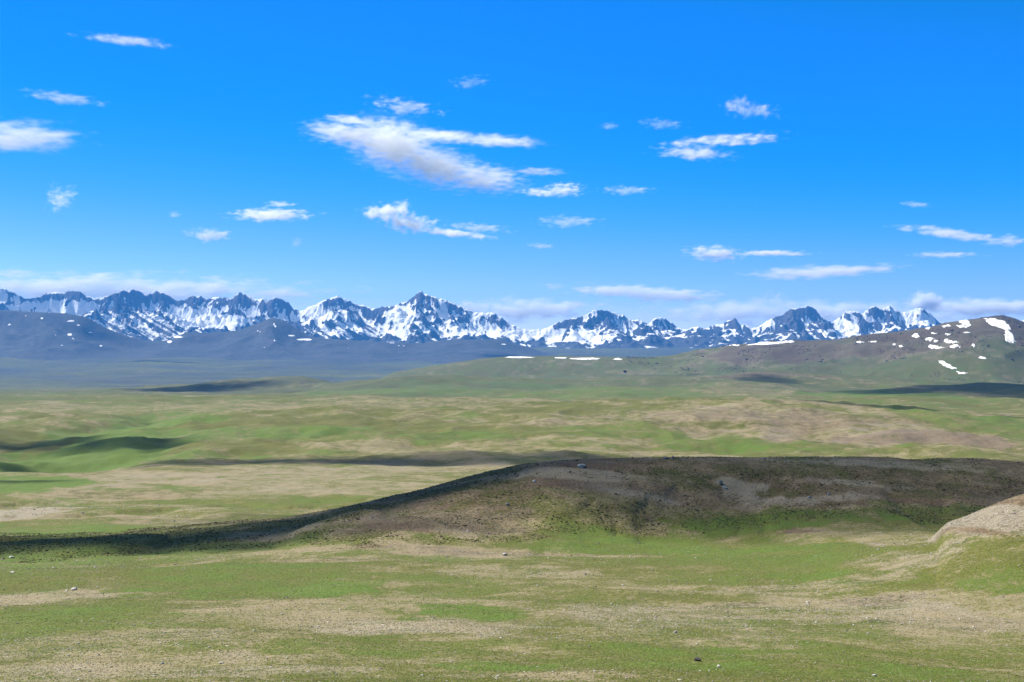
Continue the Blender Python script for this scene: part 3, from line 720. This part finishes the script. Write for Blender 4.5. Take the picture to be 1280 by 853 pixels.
cloud('thick white cloud cut off by the left edge of the sky', [(25, 170, 82, 21, 3)], dens=1.3, streak=3, rag=.45)
cloud('thin curved white streak high at the upper left, topmost cloud', [(158, 50, 58, 5.5, 6)], dens=.35, streak=2, rag=.5)
cloud('faint thin streak just above the thick cloud at the left edge', [(80, 122, 50, 7, 8)], dens=.3, streak=2.5, rag=.6)
cloud('small ragged wisp below the thick cloud at the left edge', [(74, 248, 15, 15, 50), (88, 240, 9, 8, 0)], dens=.35, rag=.9, streak=1)
cloud('thin wispy cloud just above the largest cloud', [(506, 132, 40, 9, 10)], dens=.45, rag=.9)
cloud('small bright puff right of the tip of the largest cloud', [(703, 237, 28, 10, -2), (675, 240, 26, 6, 0)], dens=1.0, rag=.5)
cloud('lumpy little cumulus below the largest cloud with a tail trailing right', [(482, 266, 28, 12, 0), (512, 278, 32, 12, 0), (500, 262, 14, 12, 0), (565, 291, 50, 5, 7)], dens=1.0, rag=.55, streak=1.2)
cloud('faint pale streak right of the lumpy little cumulus', [(598, 284, 42, 6, 5)], dens=.35, rag=.6)
cloud('blurred pale patch below the small bright puff', [(712, 276, 42, 8, 0)], dens=.35, rag=.6)
cloud('lens shaped white cloud above the small flat bottomed cloud at the left', [(338, 268, 54, 9, 0), (350, 255, 20, 5, 0)], dens=.75, rag=.5, streak=2.5)
cloud('small flat bottomed white cloud low in the left part of the sky', [(262, 293, 30, 9, 2)], dens=1.2, rag=.5, streak=1.3)
cloud('faint streak right of the small bright puff', [(785, 237, 34, 6, 0)], dens=.3, rag=.6)
cloud('hook shaped cloud of two joined streaks high on the right', [(905, 175, 74, 7, -3), (868, 191, 52, 8, 3)], dens=.6, rag=.6, streak=2.6)
cloud('soft round puff above the hook shaped cloud', [(925, 132, 20, 12, 0), (950, 138, 24, 9, 8)], dens=.45, rag=.7, streak=1)
cloud('oval white cloud low on the right with a thin trail', [(893, 317, 36, 11, 3), (965, 316, 50, 4, 0)], dens=.8, rag=.45)
cloud('long narrow cloud low on the right above the dark peaks', [(1030, 339, 106, 9, -3)], dens=.7, rag=.45, streak=3)
cloud('long slanting streak of cloud running out of the right edge', [(1190, 292, 68, 6, 8), (1258, 301, 34, 8, -2)], dens=.6, rag=.5)
cloud('faint short streak under the slanting streak at the right edge', [(1182, 318, 46, 4, 0)], dens=.35, rag=.5)
cloud('two merged flat clouds just above the middle of the range', [(800, 365, 108, 9, 3), (850, 371, 60, 8, 0)], dens=1.1, rag=.45, streak=2.5, alt=3000)
cloud('round white puff rising behind the rightmost snowy peak', [(1157, 377, 24, 15, 0)], dens=6, rag=.3, streak=1, alt=3000)
cloud('low cloud layer behind the round white puff at the right edge', [(1230, 384, 100, 13, 0)], dens=2.8, rag=.4, alt=2600, streak=2)
cloud('pale veil of cloud behind the dark peaks on the right', [(1000, 390, 240, 19, 0)], dens=2.6, rag=.4, alt=2600, streak=2, freq=1.6)
cloud('pale veil low over the saddle in the middle of the range', [(660, 386, 100, 16, 0)], dens=2.4, rag=.5, alt=2600, streak=2)
cloud('long white veil of cloud lying behind the left part of the range', [(150, 362, 300, 24, 1)], dens=3.2, rag=.35, alt=4000, streak=3, freq=1.8)
cloud('tiny faint wisp right of the thin wispy cloud', [(588, 102, 24, 8, -6)], dens=.2, rag=.8)
cloud('tiny wisp low under the lens shaped cloud', [(371, 303, 9, 7, -40)], dens=.3, rag=.6)
cloud('tiny puff above the small flat bottomed cloud', [(218, 268, 9, 5, 0)], dens=.4, rag=.5)
cloud('faint blurred smear left of the soft round puff', [(828, 154, 30, 7, 5)], dens=.2, rag=.6)
cloud('tiny faint dash above the arm of the largest cloud at its right', [(762, 157, 13, 5, 0)], dens=.35, rag=.4)
cloud('tiny thin dash below the blurred pale patch', [(677, 307, 20, 4, 4)], dens=.4, rag=.4)
cloud('faint short smear alone in the upper right sky', [(1145, 255, 22, 4, 5)], dens=.3, rag=.4)
cloud('small faint wisps between the long narrow cloud and the range', [(955, 372, 26, 9, -20)], dens=.35, rag=.8, alt=2800, streak=1)

# clouds overhead, outside the view, whose shade lies on the plain
def shade_cloud(label, px, py, ax, ay, alt, dens, seed, rot=0, world=None):
    x0, y0, z0 = world or at(px, py)
    k = (alt - z0) / sd[2]
    c = Vector((x0 + sd[0] * k, y0 + sd[1] * k, alt))
    bm = bmesh.new(); bmesh.ops.create_icosphere(bm, subdivisions=6, radius=1.0)
    V = np.array([v.co[:] for v in bm.verts])
    n = fbm(V[:, 0] * 1.6 + seed, V[:, 1] * 1.6 + V[:, 2], 4, seed) * .85
    n2 = fbm(V[:, 0] * 5 + seed, V[:, 1] * 5 + V[:, 2] * 3, 3, seed + 5) * .3
    V = V * (1 + n + n2)[:, None]
    th_ = min(ax, ay) * .42
    ca, sa = math.cos(R(rot)), math.sin(R(rot))
    for v, q in zip(bm.verts, V):
        X, Y = q[0] * ax, q[1] * ay
        v.co = (X * ca - Y * sa, X * sa + Y * ca, max(q[2], -.35) * th_)
    m = NT('cloud_vapour')
    pv = m.n('ShaderNodeVolumePrincipled'); pv.inputs['Color'].default_value = (.998, .998, .998, 1); pv.inputs['Density'].default_value = dens * .42 / th_
    out = m.n('ShaderNodeOutputMaterial'); m.l(pv.outputs[0], out.inputs['Volume'])
    me = bpy.data.meshes.new('cloud'); bm.to_mesh(me); bm.free(); me.materials.append(m.m)
    o = bpy.data.objects.new('cloud', me); col.objects.link(o); o.location = c
    tag(o, label, 'cloud'); return o
W_ = lambda x, y: (x, y, float(hgrid(x, y)))
W_ = lambda x, y: (x, y, float(hgrid(x, y)))
SH = [(0, 0, 320, 100, 1500, 1.8, 3, 0, W_(125, 712)), (0, 0, 150, 42, 1500, 2.6, 5, 27, W_(-80, 658)), (0, 0, 170, 58, 1500, 2.2, 6, 4, W_(-215, 600)),
      (560, 577, 210, 75, 1600, 2.0, 7, 0), (330, 578, 180, 44, 1600, 1.4, 17, 0),
      (1230, 484, 480, 470, 2300, 3.2, 8, 0), (955, 475, 110, 200, 2200, 1.4, 9, 0), (235, 486, 290, 260, 2500, 3.0, 10, 0), (1130, 509, 150, 90, 2000, 1.8, 11, 0),
      (50, 557, 85, 62, 1600, 2.6, 13, -20), (150, 548, 72, 95, 1600, 2.6, 18, -32), (20, 588, 45, 18, 1600, 2.0, 19, 0), (20, 602, 45, 12, 1600, 2.0, 20, 0)]
for i, s_ in enumerate(SH):
    shade_cloud('overhead cloud above the plain, outside the view, casting shade', *s_)['group'] = 'clouds overhead'
# ------------------------------------------------------------------ snow patches lying on the rocky ridge
def at_hill(px, py, far=9600):
    for _ in range(12):
        x, y, z = at(px, py)
        if y < far: return x, y
        py += .5
    return x, min(y, far)
def inside(xs, ys, poly):
    c = np.zeros(xs.shape, bool); n = len(poly)
    for i in range(n):
        x1, y1 = poly[i]; x2, y2 = poly[(i + 1) % n]
        if y1 == y2: continue
        k = ((y1 > ys) != (y2 > ys)) & (xs < (x2 - x1) * (ys - y1) / (y2 - y1) + x1)
        c ^= k
    return c
def snow_patch(label, pts, th_=1.4, group=None):
    if len(pts) == 4 and not isinstance(pts[0], tuple):
        a, b, rx, ry = pts; rx *= .85; ry *= .85
        pts = [(a + rx * math.cos(t) * (1 + .2 * math.sin(3 * t + a)), b + ry * math.sin(t)) for t in np.linspace(0, 2 * math.pi, 12, endpoint=False)]
    W_ = [at_hill(*p) for p in pts]
    xs = [p[0] for p in W_]; ys = [p[1] for p in W_]
    cx_ = max((max(xs) - min(xs)) / 60, 2.2); cy_ = max((max(ys) - min(ys)) / 60, 4.0)
    gx = np.arange(min(xs) - 12, max(xs) + 12, cx_); gy = np.arange(min(ys) - 25, max(ys) + 25, cy_)
    X, Y = np.meshgrid(gx, gy)
    jx = fbm(X / 18, Y / 30, 4, 501) * 11; jy = fbm(X / 18 + 7, Y / 30, 4, 502) * 34
    ins = inside(X + jx, Y + jy, W_)
    f = ins[:-1, :-1]
    if f.sum() < 2: f = inside(X, Y, W_)[:-1, :-1]
    if f.sum() < 2: return None
    Z = hgrid(X, Y)
    x0, y0 = float(np.mean(xs)), float(np.mean(ys)); z0 = float(hgrid(x0, y0))
    n, m_ = X.shape; bm = bmesh.new(); vt = {}; vb = {}
    def vv(i, j):
        if (i, j) not in vt:
            vt[i, j] = bm.verts.new((X[i, j] - x0, Y[i, j] - y0, Z[i, j] + th_ - z0))
        return vt[i, j]
    def vl(i, j):
        if (i, j) not in vb:
            vb[i, j] = bm.verts.new((X[i, j] - x0, Y[i, j] - y0, Z[i, j] - 3 - z0))
        return vb[i, j]
    I, J = np.nonzero(f)
    S_ = set(zip(I.tolist(), J.tolist()))
    for i, j in S_:
        bm.faces.new((vv(i, j), vv(i, j + 1), vv(i + 1, j + 1), vv(i + 1, j)))
        for (di, dj, p, q) in ((-1, 0, (i, j), (i, j + 1)), (1, 0, (i + 1, j + 1), (i + 1, j)), (0, -1, (i + 1, j), (i, j)), (0, 1, (i, j + 1), (i + 1, j + 1))):
            if (i + di, j + dj) not in S_:
                bm.faces.new((vv(*q), vv(*p), vl(*p), vl(*q)))
    for f_ in bm.faces: f_.smooth = True
    me = bpy.data.meshes.new('snow_patch'); bm.to_mesh(me); bm.free(); me.materials.append(MAT_S)
    o = bpy.data.objects.new('snow_patch', me); col.objects.link(o); o.location = (x0, y0, z0)
    return tag(o, label, 'snow patch', group)
snow_patch('largest snow patch, bent like a boot, below the rocky summit at the right edge', [(1230, 397.5), (1236, 400), (1238, 398), (1244, 398), (1247, 401), (1257, 402.5), (1262, 408), (1264, 411), (1261, 413), (1266, 418), (1268, 425), (1271, 427.5), (1266, 429), (1258, 427), (1256, 421), (1258, 414), (1254, 411.5), (1248, 409), (1240, 407), (1236, 404)])
snow_patch('wedge shaped snow patch left of the rocky summit, close under the skyline', [(1198, 401.5), (1208, 399.5), (1211, 401), (1213, 405), (1211, 409.5), (1205, 405.5)])
snow_patch('thin snow strip just below the wedge shaped snow patch', [(1196, 407), (1203, 406.5), (1209, 409.5), (1200, 410)])
snow_patch('small squarish snow patch on the skyline left of the wedge shaped one', [(1178, 407.5), (1186, 405.5), (1187, 408), (1180, 409)])
snow_patch('small snow patch hanging on the slope, leftmost below the snowy right peaks', [(1139, 420), (1145, 417), (1150, 421), (1147, 422.5)])
snow_patch('ragged snow patch in the middle of the rocky slope', [(1156, 424.5), (1160, 421.5), (1167, 423), (1164, 426)])
snow_patch('snow patch with a long tail pointing right on the rocky slope', [(1180, 423.5), (1184, 423), (1187, 426), (1198, 427.5), (1190, 429), (1182, 428.5)])
snow_patch('long low snow patch above the green part of the slope', [(1160, 432.5), (1166, 431.2), (1180, 434), (1172, 436), (1163, 435)])
snow_patch('flat snow patch right of the long low one', [(1187, 432.8), (1198, 431.2), (1200, 434.3), (1189, 435)])
snow_patch('slanting snow streak low on the green slope', [(1172, 451.5), (1178, 451.5), (1190, 457.5), (1197, 461), (1191, 462.3), (1180, 457.6)])
snow_patch('short snow strip at the foot of the slanting streak, lowest on the slope', [(1196, 463.8), (1209, 466.3), (1206, 468), (1197, 466.4)])
snow_patch('tiny snow spot on the slope close under the snowy right peaks', (1160, 410, 3, 1.3))
snow_patch('thin tiny snow dash above the ragged snow patch, left of two', (1168, 417, 4.5, 1.0))
snow_patch('thin tiny snow dash above the tailed snow patch, right of two', (1184, 418, 4.5, 1.0))
snow_patch('tiny snow spot below the wedge shaped snow patch', (1208, 415.5, 2.5, 1.0))
snow_patch('small snow spot among dark rocks right of the flat snow patch', (1217, 431.5, 3.2, 1.3))
snow_patch('tiny snow dash just left of the tailed snow patch', (1170, 426.6, 4, 1.1))
snow_patch('faint thin snow dash low right on the slope, above the grass', (1227, 447, 5.5, 1.0))
snow_patch('round tiny snow spot, left one of a pair on the ridge shoulder', (1118, 431, 2.4, 1.7))
snow_patch('oval tiny snow spot, right one of a pair on the ridge shoulder', (1126, 433, 3, 1.6))
snow_patch('small flat snow dash at the ridge shoulder, left of two', (1075, 427.5, 5.5, 1.0))
snow_patch('small flat snow dash at the ridge shoulder, right of two', (1092, 427, 5.5, 1.2))
snow_patch('long white snow band along the ridge crest below the dark massive peak', [(933, 431.5), (944, 429.5), (952, 427), (978, 426.8), (990, 426), (994, 427.5), (966, 430.2), (950, 431)])
snow_patch('short snow band on the crest left of the long white band', [(905, 433), (915, 431), (924, 431), (922, 432.6)])
snow_patch('long thin snow strip on the low green crest, leftmost of its row', (648, 446.6, 21, .9))
snow_patch('short thin snow strip on the low green crest, second of its row', (702, 447.2, 8, .9))
snow_patch('thick long snow strip on the low green crest, third of its row', (733, 448.4, 21, 1.3))
snow_patch('short faint snow strip on the low green crest, rightmost of its row', (772, 448.8, 6, 1.1))

# ------------------------------------------------------------------ boulders, each on its own
def rock_mat(name, c1, c2, sc):
    m = NT(name); tc = m.n('ShaderNodeTexCoord'); n = m.noise(tc.outputs['Object'], sc, 4, .65)
    bs = m.n('ShaderNodeBsdfPrincipled'); m.l(m.mix(m.ss(n, .35, .65), c1, c2), bs.inputs['Base Color']); bs.inputs['Roughness'].default_value = .9
    bp = m.n('ShaderNodeBump'); bp.inputs['Strength'].default_value = .6; m.l(m.math('MULTIPLY', n, .3 / sc), bp.inputs['Height']); m.l(bp.outputs[0], bs.inputs['Normal'])
    out = m.n('ShaderNodeOutputMaterial'); m.l(bs.outputs[0], out.inputs['Surface']); return m.m
MR = {'pale': rock_mat('pale_stone', (.50, .47, .43), (.36, .33, .30), 3.0), 'grey': rock_mat('grey_stone', (.22, .20, .18), (.13, .12, .11), 2.0), 'dark': rock_mat('dark_stone', (.035, .032, .03), (.02, .019, .018), 2.0)}
def rock_bm(seed, sx, sy, sz, sub=3):
    bm = bmesh.new(); bmesh.ops.create_icosphere(bm, subdivisions=sub, radius=1.0)
    V = np.array([v.co[:] for v in bm.verts]); rng = np.random.default_rng(seed)
    for _ in range(9):                                        # chop flat facets
        n = rng.normal(size=3); n /= np.linalg.norm(n); d = rng.uniform(.5, .85)
        s = V @ n; over = np.maximum(s - d, 0); V = V - over[:, None] * n[None, :]
    V *= (1 + .10 * fbm(V[:, 0] * 2 + seed, V[:, 1] * 2 + V[:, 2] * 1.7, 3, seed))[:, None]
    for v, q in zip(bm.verts, V): v.co = (q[0] * sx, q[1] * sy, q[2] * sz)
    return bm
def boulder(label, px, py, wpx, hpx, kind='pale', group=None):
    x, y, z = at(px, py); s = wpx * y / F / 2; h = hpx * y / F / 2
    me = bpy.data.meshes.new('boulder'); bm = rock_bm(int(px * 7 + py), s * 1.15, s * .9, h * 1.3); bm.to_mesh(me); bm.free(); me.materials.append(MR[kind])
    o = bpy.data.objects.new('boulder', me); col.objects.link(o); o.location = (x, y, z + h * .45); o.rotation_euler = (0, 0, px % 6)
    return tag(o, label, 'boulder', group)
boulder('small black boulder in the grass near the bottom, right of centre', 872, 826, 9, 6, 'dark')
boulder('white boulder on the pale strip left of the centre, below the brown knoll', 630.5, 694, 8, 4)
boulder('white stone just right of the white boulder below the knoll', 661, 693.5, 4, 2.2)
boulder('broad white boulder among smaller stones on the left meadow', 92, 737, 10, 4)
boulder('small white stone beside the broad white boulder, on its left', 83, 738.5, 4, 2.5)
boulder('white stone at the far left above the broad white boulder', 15, 716, 6, 2.6)
boulder('small white stone at the left edge, topmost of the left meadow', 15, 697, 7, 3)
boulder('pale flat boulder near the top left of the brown knoll', 727, 583.5, 13, 4.5)
boulder('dark boulder cresting the brown knoll, left one of a close pair', 832, 573.5, 8, 5, 'grey')
boulder('dark boulder cresting the brown knoll, right one of a close pair', 841, 573, 6, 4, 'grey')
boulder('single dark boulder on the knoll skyline right of the pair', 955, 573.5, 6, 3.5, 'grey')
boulder('grey boulder standing on the knoll beside the pale scree', 901, 605, 6, 6, 'grey')
boulder('pale boulder just below the grey boulder on the knoll', 906, 610, 6, 4)
boulder('pale stone on the lower knoll slope, left part', 634, 631, 4, 3)
boulder('pale boulder near the left shoulder of the knoll', 668, 602, 5, 3)
boulder('pale stone at the foot of the knoll on the green', 585, 664, 4, 2.5)
boulder('pale stone on the right part of the knoll', 1036, 618, 4, 3)
boulder('grey stone on the track leading down the right of the knoll', 1012, 622, 5, 3)
boulder('pale stone on the gravel strip right of centre', 1010, 754, 6, 3)
boulder('pale stone near the bottom above the black boulder', 844, 791, 6, 4)
boulder('pale stone in bare soil near the bottom edge', 899, 834, 6, 4)
boulder('white stone in the short grass low at the left', 277, 829, 6, 3.5)
boulder('white stone on the gravel at the bottom, left of centre', 203, 830, 5, 3)
boulder('pale stone on the gravel flat at the lower right', 1093, 845, 6, 3)
boulder('white stone in the middle of the far left pale flat', 103, 641, 4, 2.2)
boulder('dark outcrop on the green slope below the far ridge', 781, 465, 4.5, 3.5, 'dark')

# ------------------------------------------------------------------ ground clutter nobody could count: tussocks, gravel, scree
rng = np.random.default_rng(11)
def sample_masks(x, y):
    r = np.log(np.maximum(np.hypot(x, y), 1.0)); t = np.arctan2(x, y)
    i = np.clip(np.searchsorted(logr, r) - 1, 0, len(rr) - 2); j = np.clip(np.searchsorted(th, t) - 1, 0, len(th) - 2)
    return cover[i, j], OWN[i, j]
def scatter_mesh(name, tv, tf, x, y, sx, sz, lift, mats, mi, tilt=.15, colr=None):
    """merge len(x) jittered copies of a small template into one sheet-like mass"""
    n = len(x); nv = len(tv)
    z = hgrid(x, y)
    a = rng.uniform(0, 2 * math.pi, n); ca, sa = np.cos(a), np.sin(a)
    V = tv[None] * (1 + rng.uniform(-.28, .28, (n, nv, 1)))
    vx = V[:, :, 0] * sx[:, None]; vy = V[:, :, 1] * (sx * rng.uniform(.7, 1.2, n))[:, None]; vz = V[:, :, 2] * sz[:, None]
    X = vx * ca[:, None] - vy * sa[:, None] + x[:, None] + vz * rng.uniform(-tilt, tilt, n)[:, None]
    Y = vx * sa[:, None] + vy * ca[:, None] + y[:, None]
    Z = vz + z[:, None] + (lift * sz)[:, None]
    co = np.stack([X, Y, Z], -1).reshape(-1, 3)
    fc = (tf[None] + (np.arange(n) * nv)[:, None, None]).reshape(-1, 3)
    me = bpy.data.meshes.new(name)
    me.vertices.add(len(co)); me.vertices.foreach_set('co', co.astype(np.float32).ravel())
    me.loops.add(len(fc) * 3); me.loops.foreach_set('vertex_index', fc.astype(np.int32).ravel())
    me.polygons.add(len(fc)); me.polygons.foreach_set('loop_start', np.arange(0, len(fc) * 3, 3, dtype=np.int32))
    for m_ in mats: me.materials.append(m_)
    me.polygons.foreach_set('material_index', np.repeat(mi, len(tf)).astype(np.int32))
    me.update(calc_edges=True)
    o = bpy.data.objects.new(name, me); col.objects.link(o); return o
def flat_mat(name, c1, c2, sc=.9, leaf=False):
    m = NT(name); g = m.n('ShaderNodeNewGeometry'); n = m.noise(g.outputs['Position'], sc, 3, .6)
    bs = m.n('ShaderNodeBsdfPrincipled'); m.l(m.mix(m.ss(n, .3, .7), c1, c2), bs.inputs['Base Color']); bs.inputs['Roughness'].default_value = .95
    bs.inputs['Specular IOR Level'].default_value = .1
    out = m.n('ShaderNodeOutputMaterial')
    if leaf:                                                  # thin blades let the sun through
        tr = m.n('ShaderNodeBsdfTranslucent'); m.l(m.mix(m.ss(n, .3, .7), c1, c2), tr.inputs['Color'])
        mx_ = m.n('ShaderNodeMixShader'); mx_.inputs[0].default_value = .45; m.l(bs.outputs[0], mx_.inputs[1]); m.l(tr.outputs[0], mx_.inputs[2]); m.l(mx_.outputs[0], out.inputs['Surface'])
    else: m.l(bs.outputs[0], out.inputs['Surface'])
    return m.m
def points(n, y0, y1, power=1.0):
    """random ground points inside and a little beyond the view, evenly spread over the area"""
    y = np.sqrt(rng.uniform(y0 ** 2, y1 ** 2, n)) if power == 1 else y0 * (y1 / y0) ** rng.uniform(0, 1, n)
    x = rng.uniform(-.44, .44, n) * y
    return x, y
# tuft template: a ragged many-bladed clump
k = 5; an = np.arange(k) * 2 * math.pi / k
tuft_v = np.concatenate([np.stack([np.cos(an), np.sin(an), -.15 + 0 * an], 1), np.stack([np.cos(an + .4) * .75, np.sin(an + .4) * .75, .62 + .25 * np.sin(an * 3)], 1), [[0, 0, .85]]])
tuft_f = np.array([[i, (i + 1) % k, k + i] for i in range(k)] + [[(i + 1) % k, k + (i + 1) % k, k + i] for i in range(k)] + [[k + i, k + (i + 1) % k, 2 * k] for i in range(k)])
MT = [flat_mat('tussock_green', (.10, .17, .02), (.16, .22, .035), leaf=True), flat_mat('tussock_olive', (.15, .16, .04), (.10, .115, .02), leaf=True), flat_mat('tussock_straw', (.34, .30, .16), (.23, .21, .10), leaf=True), flat_mat('heath_clump', (.045, .042, .016), (.075, .052, .028), leaf=True)]
x, y = points(330000, 115, 600, 2)
cv_, ow = sample_masks(x, y)
keep = rng.uniform(0, 1, len(x)) < np.clip(.38 + cv_[:, 0] * .6, .3, .95)
x, y, cv_ = x[keep], y[keep], cv_[keep]
lushp = cv_[:, 3]; u_ = rng.uniform(0, 1, len(x))
mi = np.where(u_ < .30 + .3 * lushp, 0, np.where(u_ < .72, 1, 2)); mi = np.where((cv_[:, 0] < .35) & (u_ < .35), 1, mi); mi = np.where(u_ > .985, 3, mi)
sx = rng.uniform(.05, .13, len(x)) * (y / 200) ** .5; sz = sx * rng.uniform(.3, .65, len(x))
tag(scatter_mesh('grass', tuft_v, tuft_f, x, y, sx, sz, 0, MT, mi), 'low tussocks of green and straw coloured grass over the near slope', 'grass', kind='stuff')
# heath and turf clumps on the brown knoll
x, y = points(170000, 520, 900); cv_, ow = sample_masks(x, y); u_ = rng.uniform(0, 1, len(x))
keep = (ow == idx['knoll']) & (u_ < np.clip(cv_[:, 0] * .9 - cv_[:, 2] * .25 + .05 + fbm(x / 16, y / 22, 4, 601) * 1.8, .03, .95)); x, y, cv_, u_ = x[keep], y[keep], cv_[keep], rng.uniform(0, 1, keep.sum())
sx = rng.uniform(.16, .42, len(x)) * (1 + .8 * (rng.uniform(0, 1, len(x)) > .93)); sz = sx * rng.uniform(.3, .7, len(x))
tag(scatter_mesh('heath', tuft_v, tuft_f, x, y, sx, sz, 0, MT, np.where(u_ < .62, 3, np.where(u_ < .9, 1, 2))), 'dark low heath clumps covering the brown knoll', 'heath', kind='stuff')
# loose stones
ico = bmesh.new(); bmesh.ops.create_icosphere(ico, subdivisions=1, radius=1.0); ico.verts.ensure_lookup_table()
iv = np.array([v.co[:] for v in ico.verts]); itf = np.array([[v.index for v in f.verts] for f in ico.faces]); ico.free()
x, y = points(150000, 115, 900, 2); cv_, ow = sample_masks(x, y); u_ = rng.uniform(0, 1, len(x))
keep = u_ < np.clip(cv_[:, 2] * .8 - .12, .01, .8); x, y = x[keep], y[keep]
sx = rng.uniform(.04, .11, len(x)) * (y / 200) ** .8 * (1 + 1.2 * (rng.uniform(0, 1, len(x)) > .96)); 
tag(scatter_mesh('gravel', iv, itf, x, y, sx, sx * .6, .3, [MR['pale'], MR['grey']], (rng.uniform(0, 1, len(x)) < .55).astype(int)), 'loose pale stones and gravel strewn over bare ground', 'gravel', kind='stuff')
# coarse scree and outcrops on the far ridge
n_ = 60000; y = rng.uniform(6100, 8600, n_); x = rng.uniform(.08, .44, n_) * y
dn = fbm(x / 260, y / 420, 4, 611) + .35 * fbm(x / 60, y / 90, 2, 612)
cr = RIDGES[-1]['Yc'](CX + F * x / y)
keep = (dn > .10 + .28 * sm(300, 1100, cr - y) - .1*sm(.2,.3,x/y)) & (rng.uniform(0, 1, n_) < .55); x, y = x[keep], y[keep]
sx = rng.uniform(1.3, 4.2, len(x)) * (1 + 1.2 * (rng.uniform(0, 1, len(x)) > .97)); sz = sx * rng.uniform(.35, .8, len(x))
tag(scatter_mesh('scree', iv, itf, x, y, sx, sz, .1, [flat_mat('scree_dark', (.075, .066, .066), (.045, .04, .042), .05), flat_mat('scree_pale', (.15, .13, .125), (.10, .088, .085), .05)], (rng.uniform(0, 1, len(x)) < .35).astype(int)), 'dark broken rocks and scree over the ridge at the right', 'scree', kind='stuff')
